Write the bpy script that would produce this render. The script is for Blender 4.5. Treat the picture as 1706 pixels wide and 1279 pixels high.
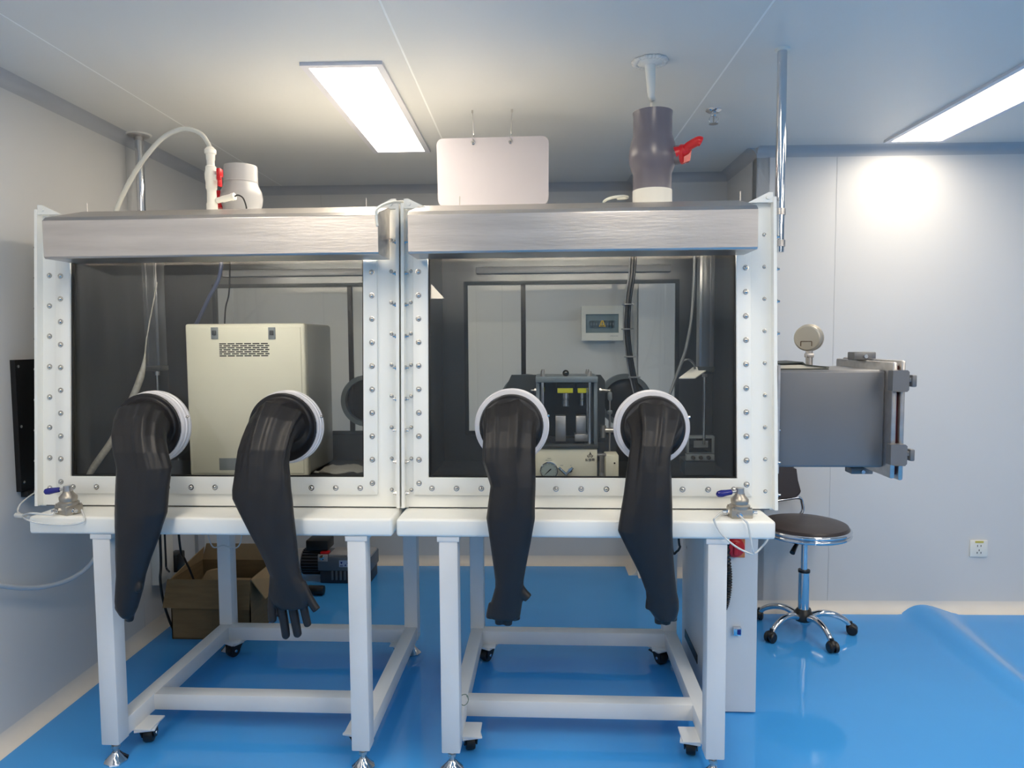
import bpy, bmesh, math, random
from mathutils import Vector, Matrix, noise
random.seed(7)
for o in list(bpy.data.objects): bpy.data.objects.remove(o)
SC = bpy.context.scene
COL = SC.collection
PI = math.pi

# ------------------------------------------------------------------ camera
F_PX, CX, CY = 1170.0, 853.0, 639.5
CAM_H = 1.5
CAM_R = (Matrix.Rotation(math.atan(62 / F_PX), 3, 'Z') @ Matrix.Rotation(PI / 2 - math.atan(74.5 / F_PX), 3, 'X')
         @ Matrix.Rotation(math.radians(-0.4), 3, 'Z'))
cam_d = bpy.data.cameras.new('camera')
cam_d.sensor_fit = 'HORIZONTAL'; cam_d.sensor_width = 36.0; cam_d.lens = F_PX / 1706 * 36
cam_d.clip_start = 0.02
cam = bpy.data.objects.new('camera', cam_d); COL.objects.link(cam)
cam.matrix_world = Matrix.Translation((0, 0, CAM_H)) @ CAM_R.to_4x4()
SC.camera = cam

# ------------------------------------------------------------------ world, exposure
W = bpy.data.worlds.new('world'); SC.world = W; W.use_nodes = True
W.node_tree.nodes['Background'].inputs[0].default_value = (0.6, 0.65, 0.7, 1)
W.node_tree.nodes['Background'].inputs[1].default_value = 0.3
SC.view_settings.view_transform = 'Standard'; SC.view_settings.look = 'None'
SC.view_settings.gamma = 1; SC.view_settings.use_curve_mapping = False
SC.view_settings.exposure = 0.36
LAMP_POWER = 13.0          # emission strength of the ceiling panels

# ------------------------------------------------------------------ placing helpers
def at(px, py, Y=None, X=None, Z=None):
    """point of the place seen at a pixel of the 1706x1279 frame on a given plane"""
    d = CAM_R @ Vector(((px - CX) / F_PX, -(py - CY) / F_PX, -1.0))
    if Y is not None: t = Y / d.y
    elif X is not None: t = X / d.x
    else: t = (Z - CAM_H) / d.z
    return Vector((0, 0, CAM_H)) + d * t
ROOM_A = math.radians(1.37)
ROOM = Matrix.Rotation(ROOM_A, 4, 'Z')
def rm(x, y, z): return ROOM @ Vector((x, y, z))
def to_room(p): return ROOM.inverted() @ p

# ------------------------------------------------------------------ materials
def lin(c):
    c = c / 255.0
    return c / 12.92 if c <= 0.04045 else ((c + 0.055) / 1.055) ** 2.4
MATS = {}
def mat(name, rgb, rough=0.5, metal=0.0, var=0.04, scale=6.0, bump=0.0, bscale=40.0, coat=0.0, stretch=None, spec=0.5, emit=None, trans=0.0):
    if name in MATS: return MATS[name]
    m = bpy.data.materials.new(name); m.use_nodes = True
    nt = m.node_tree; b = nt.nodes['Principled BSDF']
    base = [lin(c) for c in rgb]
    tc = nt.nodes.new('ShaderNodeTexCoord'); mp = nt.nodes.new('ShaderNodeMapping')
    nt.links.new(tc.outputs['Object'], mp.inputs[0])
    if stretch: mp.inputs['Scale'].default_value = stretch
    n = nt.nodes.new('ShaderNodeTexNoise'); n.inputs['Scale'].default_value = scale; n.inputs['Detail'].default_value = 4
    nt.links.new(mp.outputs[0], n.inputs[0])
    cr = nt.nodes.new('ShaderNodeValToRGB')
    cr.color_ramp.elements[0].position = 0.3; cr.color_ramp.elements[1].position = 0.7
    cr.color_ramp.elements[0].color = [max(0, c * (1 - var)) for c in base] + [1]
    cr.color_ramp.elements[1].color = [min(1, c * (1 + var)) for c in base] + [1]
    nt.links.new(n.outputs[0], cr.inputs[0]); nt.links.new(cr.outputs[0], b.inputs['Base Color'])
    b.inputs['Roughness'].default_value = rough; b.inputs['Metallic'].default_value = metal
    b.inputs['Specular IOR Level'].default_value = spec
    b.inputs['Coat Weight'].default_value = coat; b.inputs['Coat Roughness'].default_value = 0.08
    if trans: b.inputs['Transmission Weight'].default_value = trans
    if bump:
        n2 = nt.nodes.new('ShaderNodeTexNoise'); n2.inputs['Scale'].default_value = bscale; n2.inputs['Detail'].default_value = 3
        nt.links.new(mp.outputs[0], n2.inputs[0])
        bp = nt.nodes.new('ShaderNodeBump'); bp.inputs['Strength'].default_value = bump; bp.inputs['Distance'].default_value = 0.01
        nt.links.new(n2.outputs[0], bp.inputs['Height']); nt.links.new(bp.outputs[0], b.inputs['Normal'])
    if emit:
        b.inputs['Emission Color'].default_value = [lin(c) for c in emit[0]] + [1]
        b.inputs['Emission Strength'].default_value = emit[1]
    MATS[name] = m
    return m
def glass(name, tint, ior=1.45, rough=0.0):
    if name in MATS: return MATS[name]
    m = bpy.data.materials.new(name); m.use_nodes = True
    nt = m.node_tree; nt.nodes.clear()
    out = nt.nodes.new('ShaderNodeOutputMaterial'); mx = nt.nodes.new('ShaderNodeMixShader')
    tr = nt.nodes.new('ShaderNodeBsdfTransparent'); gl = nt.nodes.new('ShaderNodeBsdfGlossy'); fr = nt.nodes.new('ShaderNodeFresnel')
    n = nt.nodes.new('ShaderNodeTexNoise'); n.inputs['Scale'].default_value = 2.0
    tc = nt.nodes.new('ShaderNodeTexCoord'); nt.links.new(tc.outputs['Object'], n.inputs[0])
    cr = nt.nodes.new('ShaderNodeValToRGB')
    cr.color_ramp.elements[0].color = [t * 0.97 for t in tint] + [1]; cr.color_ramp.elements[1].color = list(tint) + [1]
    nt.links.new(n.outputs[0], cr.inputs[0]); nt.links.new(cr.outputs[0], tr.inputs[0])
    # thin pane: the same reflectance from either face (no false total reflection on the way out)
    ge = nt.nodes.new('ShaderNodeNewGeometry'); mi = nt.nodes.new('ShaderNodeMix'); mi.data_type = 'FLOAT'
    nt.links.new(ge.outputs['Backfacing'], mi.inputs[0]); mi.inputs[2].default_value = ior; mi.inputs[3].default_value = 1.0 / ior
    nt.links.new(mi.outputs[0], fr.inputs[0]); gl.inputs['Roughness'].default_value = rough
    nt.links.new(fr.outputs[0], mx.inputs[0]); nt.links.new(tr.outputs[0], mx.inputs[1]); nt.links.new(gl.outputs[0], mx.inputs[2])
    nt.links.new(mx.outputs[0], out.inputs[0])
    MATS[name] = m
    return m

WALL = mat('wall_panel_paint', (217, 217, 217), 0.42, var=0.015, scale=1.2)
CEIL = mat('ceiling_panel_paint', (226, 225, 222), 0.38, var=0.015, scale=0.8)
JOINT = mat('joint_sealant', (252, 252, 250), 0.5, var=0.02)
COVE = mat('cove_trim_grey', (188, 190, 194), 0.4, var=0.02)
SKIRT = mat('skirting_cream', (232, 226, 218), 0.5, var=0.03)
WHITE = mat('powder_coat_white', (244, 245, 241), 0.36, var=0.02, scale=4, bump=0.02, bscale=180)
WHITE2 = mat('powder_coat_stand', (226, 228, 230), 0.4, var=0.04, scale=3, bump=0.02, bscale=160)
STEEL = mat('brushed_steel', (200, 195, 191), 0.36, 1.0, var=0.10, scale=5, bump=0.05, bscale=30, stretch=(0.6, 6, 6))
STEELD = mat('chamber_steel', (118, 119, 122), 0.40, 0.35, var=0.06, scale=3, bump=0.02, bscale=20)
LINER = mat('interior_steel', (112, 114, 117), 0.36, 1.0, var=0.10, scale=3, stretch=(3, 3, 0.5))
DARKST = mat('dark_painted_steel', (62, 68, 72), 0.45, 0.3, var=0.05)
CHROME = mat('chrome', (214, 216, 220), 0.08, 1.0, var=0.02)
BOLT = mat('bolt_zinc', (200, 198, 194), 0.22, 1.0, var=0.08, scale=30)
RUBBER = mat('black_rubber', (31, 31, 34), 0.42, var=0.10, scale=12, bump=0.12, bscale=26, spec=0.4)
BLACKP = mat('black_plastic', (24, 24, 26), 0.38, var=0.06)
BLACKG = mat('black_gloss', (16, 16, 18), 0.12, var=0.05)
RING = mat('port_ring_white', (222, 222, 228), 0.3, var=0.02)
BEIGE = mat('instrument_beige', (236, 234, 218), 0.42, var=0.02)
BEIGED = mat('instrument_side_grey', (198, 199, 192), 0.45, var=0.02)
PVCG = mat('pvc_grey', (112, 108, 118), 0.28, var=0.04)
PVCL = mat('pvc_light_grey', (172, 172, 175), 0.3, var=0.03)
PVCW = mat('pvc_white', (238, 236, 228), 0.35, var=0.03)
REDP = mat('red_plastic', (206, 26, 34), 0.28, var=0.05)
BLUEP = mat('navy_lever_plastic', (38, 40, 128), 0.25, var=0.05)
GREYALU = mat('cast_aluminium', (178, 172, 162), 0.4, 0.8, var=0.06, scale=20)
TUBE = mat('clear_tube', (232, 235, 236), 0.2, var=0.03, trans=0.25)
TUBEW = mat('milky_tube', (232, 232, 222), 0.3, var=0.03)
CARD = mat('cardboard', (122, 102, 72), 0.8, var=0.10, scale=9, stretch=(1, 1, 6))
CARDI = mat('cardboard_inside', (158, 134, 100), 0.8, var=0.08, scale=9)
REFLW = mat('reflection_white', (240, 238, 234), 0.7, var=0.03)  # white of the plate that imitates a lamp reflection
GAUGEF = mat('gauge_face', (170, 186, 188), 0.2, var=0.04)
YELLOW = mat('label_yellow', (226, 222, 40), 0.4, var=0.04)
MAROON = mat('seal_maroon', (86, 16, 28), 0.5, var=0.06)
LEATHER = mat('seat_leather', (58, 50, 50), 0.38, var=0.08, bump=0.05, bscale=120)
PUMPG = mat('pump_grey_blue', (96, 108, 122), 0.4, var=0.04)
SIGNW = mat('sign_board', (216, 210, 216), 0.35, var=0.01)
GREYBOX = mat('breaker_grey', (132, 140, 146), 0.35, var=0.04)
SCREEN = mat('screen_grey', (120, 126, 134), 0.15, var=0.04)
GREYC = mat('grey_cable', (120, 124, 128), 0.4, var=0.04)
COVERBK = mat('notebook_cover', (44, 50, 46), 0.5, var=0.06)
TISSUE = mat('tissue_paper', (214, 212, 206), 0.8, var=0.04)
GLASS = glass('window_glass', (0.975, 0.985, 0.98))
GLASSR = glass('rear_glass', (0.975, 0.99, 0.982))
GLASSC = glass('smoked_cover', (0.86, 0.90, 0.91))
LAMPF = mat('lamp_frame', (228, 226, 232), 0.35, var=0.02)

def floor_material():
    m = bpy.data.materials.new('blue_pvc_floor'); m.use_nodes = True
    nt = m.node_tree; b = nt.nodes['Principled BSDF']
    tc = nt.nodes.new('ShaderNodeTexCoord')
    n = nt.nodes.new('ShaderNodeTexNoise'); n.inputs['Scale'].default_value = 1.6; n.inputs['Detail'].default_value = 5
    nt.links.new(tc.outputs['Object'], n.inputs[0])
    cr = nt.nodes.new('ShaderNodeValToRGB')
    a = [lin(c) for c in (66, 156, 232)]; c2 = [lin(c) for c in (74, 164, 238)]
    cr.color_ramp.elements[0].color = a + [1]; cr.color_ramp.elements[1].color = c2 + [1]
    nt.links.new(n.outputs[0], cr.inputs[0]); nt.links.new(cr.outputs[0], b.inputs['Base Color'])
    b.inputs['Roughness'].default_value = 0.075; b.inputs['Specular IOR Level'].default_value = 0.4
    w = nt.nodes.new('ShaderNodeTexNoise'); w.inputs['Scale'].default_value = 4.0; w.inputs['Detail'].default_value = 1
    nt.links.new(tc.outputs['Object'], w.inputs[0])
    bp = nt.nodes.new('ShaderNodeBump'); bp.inputs['Strength'].default_value = 0.10; bp.inputs['Distance'].default_value = 0.03
    nt.links.new(w.outputs[0], bp.inputs['Height']); nt.links.new(bp.outputs[0], b.inputs['Normal'])
    return m
FLOOR = floor_material()
def lamp_material():
    m = bpy.data.materials.new('lamp_diffuser'); m.use_nodes = True
    nt = m.node_tree; nt.nodes.clear()
    out = nt.nodes.new('ShaderNodeOutputMaterial'); e = nt.nodes.new('ShaderNodeEmission')
    e.inputs[0].default_value = (1.0, 0.88, 0.715, 1); e.inputs[1].default_value = LAMP_POWER
    nt.links.new(e.outputs[0], out.inputs[0])
    return m
LAMPE = lamp_material()
FILLTUBE = LAMPE.copy(); FILLTUBE.name = 'hood_fill_tube'  # unseen tube added in each hood to brighten the glovebox interior
FILLTUBE.node_tree.nodes['Emission'].inputs[1].default_value = 36.0

# ------------------------------------------------------------------ mesh builder
def frame_of(d):
    d = Vector(d).normalized()
    up = Vector((0, 0, 1)) if abs(d.z) < 0.95 else Vector((1, 0, 0))
    u = up.cross(d).normalized(); v = d.cross(u).normalized()
    return u, v, d
def catmull(pts, n=8):
    P = [Vector(p) for p in pts]
    if len(P) < 3: return P
    Q = [P[0] * 2 - P[1]] + P + [P[-1] * 2 - P[-2]]
    out = []
    for i in range(1, len(Q) - 2):
        a, b, c, d = Q[i - 1], Q[i], Q[i + 1], Q[i + 2]
        for k in range(n):
            t = k / n
            out.append(0.5 * ((2 * b) + (c - a) * t + (2 * a - 5 * b + 4 * c - d) * t * t + (3 * b - a - 3 * c + d) * t ** 3))
    out.append(P[-1])
    return out
class MB:
    def __init__(s): s.bm = bmesh.new()
    def box(s, lo, hi, bev=0.0, seg=2, M=None):
        lo, hi = Vector(lo), Vector(hi)
        c = (lo + hi) / 2; d = hi - lo
        r = bmesh.ops.create_cube(s.bm, size=1)
        vs = r['verts']
        for v in vs: v.co = Vector((v.co.x * d.x, v.co.y * d.y, v.co.z * d.z))
        if bev:
            es = list({e for v in vs for e in v.link_edges})
            rb = bmesh.ops.bevel(s.bm, geom=es, offset=bev, segments=seg, affect='EDGES', profile=0.5)
            vs = list({v for f in rb['faces'] for v in f.verts} | {v for v in vs if v.is_valid})
        T = (M if M else Matrix.Identity(4)) @ Matrix.Translation(c)
        if M is not None: T = M @ Matrix.Translation(c)
        for v in vs: v.co = T @ v.co
        return s
    def obox(s, c, size, R, bev=0.0):
        """box of a size centred at c with rotation matrix R"""
        h = Vector(size) / 2
        return s.box(-h, h, bev, M=Matrix.Translation(Vector(c)) @ R.to_4x4())
    def cyl(s, p0, p1, r0, r1=None, seg=20, cap=True):
        r1 = r0 if r1 is None else r1
        p0, p1 = Vector(p0), Vector(p1)
        u, v, d = frame_of(p1 - p0)
        A = [s.bm.verts.new(p0 + (u * math.cos(2 * PI * k / seg) + v * math.sin(2 * PI * k / seg)) * r0) for k in range(seg)]
        B = [s.bm.verts.new(p1 + (u * math.cos(2 * PI * k / seg) + v * math.sin(2 * PI * k / seg)) * r1) for k in range(seg)]
        for k in range(seg): s.bm.faces.new((A[k], A[(k + 1) % seg], B[(k + 1) % seg], B[k]))
        if cap: s.bm.faces.new(A[::-1]); s.bm.faces.new(B)
        return s
    def lathe(s, p0, d, prof, seg=28, cap=True):
        """prof: list of (radius, distance along d)"""
        p0 = Vector(p0); u, v, d = frame_of(d); rings = []
        for r, h in prof:
            rings.append([s.bm.verts.new(p0 + d * h + (u * math.cos(2 * PI * k / seg) + v * math.sin(2 * PI * k / seg)) * max(r, 1e-5)) for k in range(seg)])
        for A, B in zip(rings, rings[1:]):
            for k in range(seg): s.bm.faces.new((A[k], A[(k + 1) % seg], B[(k + 1) % seg], B[k]))
        if cap: s.bm.faces.new(rings[0][::-1]); s.bm.faces.new(rings[-1])
        return s
    def tube(s, pts, r, seg=10, smooth=8, round_end=False):
        P = catmull(pts, smooth) if smooth else [Vector(p) for p in pts]
        n = len(P); rings = []; u0 = None
        for i, p in enumerate(P):
            t = (P[min(i + 1, n - 1)] - P[max(i - 1, 0)])
            t = t.normalized() if t.length > 1e-9 else Vector((0, 0, 1))
            if u0 is None: u0, _, _ = frame_of(t)
            u0 = (u0 - t * u0.dot(t)).normalized(); v = t.cross(u0)
            if callable(r): rr = r(i / (n - 1))
            else: rr = r
            rings.append([s.bm.verts.new(p + (u0 * math.cos(2 * PI * k / seg) + v * math.sin(2 * PI * k / seg)) * rr) for k in range(seg)])
        for A, B in zip(rings, rings[1:]):
            for k in range(seg): s.bm.faces.new((A[k], A[(k + 1) % seg], B[(k + 1) % seg], B[k]))
        s.bm.faces.new(rings[0][::-1]); s.bm.faces.new(rings[-1])
        return s
    def prism(s, poly, ext):
        """poly: list of 3D points (planar), ext: extrusion vector"""
        ext = Vector(ext)
        A = [s.bm.verts.new(Vector(p)) for p in poly]; B = [s.bm.verts.new(Vector(p) + ext) for p in poly]
        n = len(A)
        s.bm.faces.new(A[::-1]); s.bm.faces.new(B)
        for k in range(n): s.bm.faces.new((A[k], A[(k + 1) % n], B[(k + 1) % n], B[k]))
        return s
    def sphere(s, c, r, seg=16, sc=(1, 1, 1)):
        R = bmesh.ops.create_uvsphere(s.bm, u_segments=seg, v_segments=max(6, seg // 2), radius=r)
        for v in R['verts']: v.co = Vector((v.co.x * sc[0], v.co.y * sc[1], v.co.z * sc[2])) + Vector(c)
        return s
    def xf(s, M):
        bmesh.ops.transform(s.bm, matrix=M, verts=s.bm.verts[:]); return s
    def frame(s, outer, inner, fn, d0, d1):
        """rectangular frame: outer/inner (x0,x1,z0,z1), fn(x,z,off)->point, off from d0 to d1"""
        def q(r): return [(r[0], r[2]), (r[1], r[2]), (r[1], r[3]), (r[0], r[3])]
        V = {}
        for nm, r in (('o', outer), ('i', inner)):
            for dn, d in (('a', d0), ('b', d1)):
                V[nm + dn] = [s.bm.verts.new(Vector(fn(x, z, d))) for x, z in q(r)]
        for k in range(4):
            j = (k + 1) % 4
            s.bm.faces.new((V['oa'][k], V['oa'][j], V['ia'][j], V['ia'][k]))
            s.bm.faces.new((V['ob'][k], V['ib'][k], V['ib'][j], V['ob'][j]))
            s.bm.faces.new((V['oa'][k], V['ob'][k], V['ob'][j], V['oa'][j]))
            s.bm.faces.new((V['ia'][k], V['ia'][j], V['ib'][j], V['ib'][k]))
        return s

WLOC = {}
def link(o, parent=None, wl=(0, 0, 0)):
    COL.objects.link(o)
    if parent is not None:
        o.parent = parent; o.location = Vector(wl) - WLOC[parent]
    else: o.location = wl
    WLOC[o] = Vector(wl)
    return o
def thing(name, label, cat, loc, group=None):
    o = bpy.data.objects.new(name, None); o.empty_display_size = 0.05
    link(o, None, loc); o['label'] = label; o['category'] = cat
    if group: o['group'] = group
    return o
def finish(bm, smooth):
    bmesh.ops.recalc_face_normals(bm, faces=bm.faces[:])
    if smooth:
        for f in bm.faces: f.smooth = True
        lim = math.radians(smooth if smooth is not True else 40)
        for e in bm.edges:
            if len(e.link_faces) == 2 and e.calc_face_angle(0) > lim: e.smooth = False
def obj(name, mb, m, parent=None, origin=None, smooth=40, label=None, kind=None):
    """one mesh object from world-space geometry"""
    bm = mb.bm
    if origin is None: origin = WLOC[parent] if parent is not None else Vector((0, 0, 0))
    origin = Vector(origin)
    bmesh.ops.translate(bm, vec=-origin, verts=bm.verts[:])
    finish(bm, smooth)
    me = bpy.data.meshes.new(name); bm.to_mesh(me); bm.free()
    me.materials.append(m)
    o = bpy.data.objects.new(name, me); link(o, parent, origin)
    if label: o['label'] = label
    if kind: o['kind'] = kind
    return o
def single(name, mb, m, label, cat, origin, group=None, smooth=40):
    o = obj(name, mb, m, None, origin, smooth); o['label'] = label; o['category'] = cat
    if group: o['group'] = group
    return o
def mesh_only(name, mb, m, smooth=40):
    finish(mb.bm, smooth)
    me = bpy.data.meshes.new(name); mb.bm.to_mesh(me); mb.bm.free(); me.materials.append(m)
    return me
def inst(name, me, parent, loc, rot=None, label=None):
    o = bpy.data.objects.new(name, me); link(o, parent, loc)
    if rot is not None: o.rotation_euler = rot
    return o
def struct(name, mb, m, label, parent=None, origin=None, cat=None):
    o = obj(name, mb, m, parent, origin)
    if parent is None: o['kind'] = 'structure'; o['label'] = label; o['category'] = cat or name.split('_')[0]
    return o
def text_mesh(body, size, m, name, parent, loc, rot, extrude=0.0004, align='CENTER'):
    cu = bpy.data.curves.new('lettering', 'FONT'); cu.body = body; cu.size = size; cu.extrude = extrude; cu.align_x = align; cu.align_y = 'CENTER'
    t = bpy.data.objects.new('lettering', cu); COL.objects.link(t)
    dg = bpy.context.evaluated_depsgraph_get(); dg.update()
    me = bpy.data.meshes.new_from_object(t.evaluated_get(dg)); bpy.data.objects.remove(t)
    me.materials.clear(); me.materials.append(m)
    o = bpy.data.objects.new(name, me); link(o, parent, loc); o.rotation_euler = rot
    return o

# ================================================================== the room (its own axes, turned 1.4 degrees)
CH = 2.50                                   # ceiling height
XL, XR, YN = -1.975, 5.6, -3.4             # left wall, right wall, wall behind the camera
YA, YB, YD = 4.62, 4.39, 3.825              # back wall, stepped back wall, back wall on the right
XS, XC = 0.66, 1.195                        # step between the back walls, return wall
def rbox(lo, hi, bev=0.0): return MB().box(lo, hi, bev).xf(ROOM)

# floor with the fold that runs out from under the wall on the right
fl = bmesh.new()
lb0, lb1 = to_room(at(1497, 1020, Z=0)), to_room(at(1706, 1178, Z=0))
rb0, rb1 = to_room(at(1604, 1026, Z=0)), to_room(at(1706, 1117, Z=0))
def side_d(p, a, b):
    d = (b - a); n = Vector((d.y, -d.x)).normalized()
    return (p - a).dot(n)
def fold_h(x, y):
    p = Vector((x, y))
    a = side_d(p, lb0.xy, lb1.xy); b = side_d(p, rb0.xy, rb1.xy)
    if a * b >= 0: return 0.0
    t = abs(a) / (abs(a) + abs(b))
    return 0.036 * math.sin(PI * min(1, t ** 0.8)) ** 2 * max(0.0, min(1.0, (y - 1.6) / 1.2))
def axis(lo, hi, step, dense):
    out = [lo]
    while out[-1] < hi - 1e-6:
        x = out[-1]; out.append(min(hi, x + (0.03 if dense[0] <= x < dense[1] else step)))
    return out
xs = axis(XL - .05, XR + .05, 0.25, (1.55, 3.6)); ys = axis(YN - .05, YA + .05, 0.25, (1.4, 3.9))
grid = [[fl.verts.new((x, y, fold_h(x, y))) for x in xs] for y in ys]
for j in range(len(ys) - 1):
    for i in range(len(xs) - 1): fl.faces.new((grid[j][i], grid[j][i + 1], grid[j + 1][i + 1], grid[j + 1][i]))
fm = MB(); fm.bm.free(); fm.bm = fl
bmesh.ops.recalc_face_normals(fl, faces=fl.faces[:])
fm.xf(ROOM)
struct('floor', fm, FLOOR, 'glossy bright blue sheet floor with a raised fold at right', cat='floor')

# ceiling: backing slab and 1.17 m panels with pale joints
ceil = struct('ceiling', rbox((XL - .06, YN - .06, CH + .0008), (XR + .06, YA + .06, CH + .06)), JOINT, 'pale grey ceiling of wide panels with thin joints', cat='ceiling')
edges = [XL - .05] + [x for x in (-1.615, -0.445, 0.725, 1.895, 3.065, 4.235, 5.405)] + [XR + .05]
for a, b in zip(edges, edges[1:]):
    struct('ceiling_panel', rbox((a + .004, YN - .05, CH), (b - .004, YA + .05, CH + .013)), CEIL, '', ceil)

def wall(name, label, p0, p1, joints, n):
    """wall from p0 to p1 (room xy), facing n; panels with recessed joints at distances in joints"""
    p0, p1, n = Vector(p0), Vector(p1), Vector(n)
    d = (p1 - p0).normalized(); L = (p1 - p0).length
    def slab(a, b, t0, t1):
        A, B = p0 + d * a - n * t0, p0 + d * b - n * t1
        return rbox((min(A.x, B.x), min(A.y, B.y), -.02), (max(A.x, B.x), max(A.y, B.y), CH + .012))
    w = struct(name, slab(0, L, .0015, .07), mat('wall_joint', (198, 199, 201), .5), label, cat='wall')
    js = [0] + joints + [L]
    for a, b in zip(js, js[1:]):
        struct('wall_panel', slab(a + (.0015 if a else 0), b - (.0015 if b != L else 0), .006, 0.0), WALL, '', w)
    return w
wall('wall_left', 'white panelled left wall', (XL, YN), (XL, YA), [0.98, 2.15, 3.32, 4.49, 5.66, 6.83], (1, 0))
wall('wall_back', 'white back wall seen through the glovebox windows', (XL, YA), (XS, YA), [0.6, 1.78], (0, -1))
wall('wall_step', 'narrow white face where the back wall steps forward', (XS, YA), (XS, YB), [], (-1, 0))
wall('wall_back_step', 'white stepped section of back wall behind right glovebox', (XS, YB), (XC, YB), [], (0, -1))
wall('wall_return', 'white return wall running towards the viewer behind the pole', (XC, YB), (XC, YD), [], (-1, 0))
wall('wall_back_right', 'white wall behind the round stool', (XC, YD), (XR, YD), [0.42, 1.60, 2.78, 3.96], (0, -1))
wall('wall_right', 'white right wall out of view', (XR, YN), (XR, YD), [1.2, 2.4, 3.6, 4.8, 6.0], (-1, 0))
wall('wall_front', 'white wall behind the camera', (XL, YN), (XR, YN), [1.2, 2.4, 3.6, 4.8, 6.0, 7.2], (0, 1))

def cove(name, p0, p1, n, z, up, r, m, label):
    """concave quarter cove along a wall at height z (up=+1 at the floor, -1 at the ceiling)"""
    p0, p1, n = Vector((*p0, 0)), Vector((*p1, 0)), Vector((*n, 0))
    poly = [p0 + Vector((0, 0, z))]
    for k in range(7):
        a = PI / 2 * k / 6
        q = n * (r - r * math.sin(a)) + Vector((0, 0, up * (r - r * math.cos(a))))
        poly.append(p0 + Vector((0, 0, z)) + q)
    struct(name, MB().prism(poly, p1 - p0).xf(ROOM), m, label, cat='trim' if up < 0 else 'baseboard')
cv = [('left', (XL, YN), (XL, YA), (1, 0)), ('back', (XL, YA), (XS, YA), (0, -1)), ('step', (XS, YA), (XS, YB), (-1, 0)),
      ('back_step', (XS, YB), (XC, YB), (0, -1)), ('return', (XC, YB), (XC, YD), (-1, 0)), ('back_right', (XC, YD), (XR, YD), (0, -1))]
for i, (nm, a, b, n) in enumerate(cv):
    w = nm.replace('_', ' ')
    cove('trim_%d' % (i + 1), a, b, n, CH, -1, 0.05, COVE, 'grey ceiling cove along the %s wall' % w)
    cove('baseboard_' + nm, a, b, n, 0, 1, 0.055, SKIRT, 'cream skirting cove along the %s wall' % w)
# grey corner post on the left wall
struct('trim_7', rbox((XL, 3.98, 0.05), (XL + .02, 4.06, .88)), COVE, 'grey vertical strip on left wall behind the left stand', cat='trim')

# ------------------------------------------------------------------ ceiling lamps
def lamp(cx, cy, label):
    p = rm(cx, cy, CH)
    t = thing('ceiling_lamp', label, 'lamp', p, 'ceiling light panels')
    M = Matrix.Translation(p) @ Matrix.Rotation(ROOM_A, 4, 'Z')
    fr = MB().frame((-.15, .15, -.60, .60), (-.124, .124, -.574, .574), lambda x, z, d: (x, z, -d), 0.0, 0.012).xf(M)
    obj('lamp_frame', fr, LAMPF, t)
    obj('diffuser', MB().box((-.1245, -.5745, -.008), (.1245, .5745, -.002)).xf(M), LAMPE, t)
    return t
lamp(-0.683, 3.175, 'long white ceiling light panel above the left glovebox')
lamp(1.955, 3.12, 'long white ceiling light panel at right above the stool')
for ly, rn, cols in ((1.34, 'first', (-1.2, 0.40, 1.955, 3.27)), (0.02, 'second', (-1.2, 1.955, 3.27)), (-1.25, 'third', (-1.2, 1.955, 3.27)), (-2.55, 'fourth', (3.27,))):  # unseen lamps added to raise the light from behind and beside the camera
    for lx in cols:
        cn = {-1.2: 'leftmost', 0.40: 'centre', 1.955: 'right', 3.27: 'rightmost'}[lx]
        lamp(lx, ly, 'long white ceiling light panel added as fill over the unseen room, %s row, %s' % (rn, cn))

# ------------------------------------------------------------------ sprinkler
p = at(1189, 183, Z=CH)
t = thing('sprinkler', 'small chrome fire sprinkler on the ceiling beside the red handle', 'sprinkler', p)
obj('escutcheon', MB().lathe(p, (0, 0, -1), [(.035, 0), (.034, .004), (.022, .012), (.014, .014)]), CHROME, t)
obj('body', MB().lathe(p + Vector((0, 0, -.012)), (0, 0, -1), [(.012, 0), (.012, .012), (.008, .016)]), CHROME, t)
obj('yoke', MB().tube([p + Vector((-.006, 0, -.026)), p + Vector((-.018, 0, -.036)), p + Vector((-.016, 0, -.05)), p + Vector((0, 0, -.058))], .0028)
    .tube([p + Vector((.006, 0, -.026)), p + Vector((.018, 0, -.036)), p + Vector((.016, 0, -.05)), p + Vector((0, 0, -.058))], .0028), CHROME, t)
obj('bulb', MB().cyl(p + Vector((0, 0, -.026)), p + Vector((0, 0, -.056)), .003, seg=8), STEEL, t)
obj('deflector', MB().lathe(p + Vector((0, 0, -.057)), (0, 0, -1), [(.006, 0), (.02, .002), (.02, .004), (.004, .005)]), CHROME, t)

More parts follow.
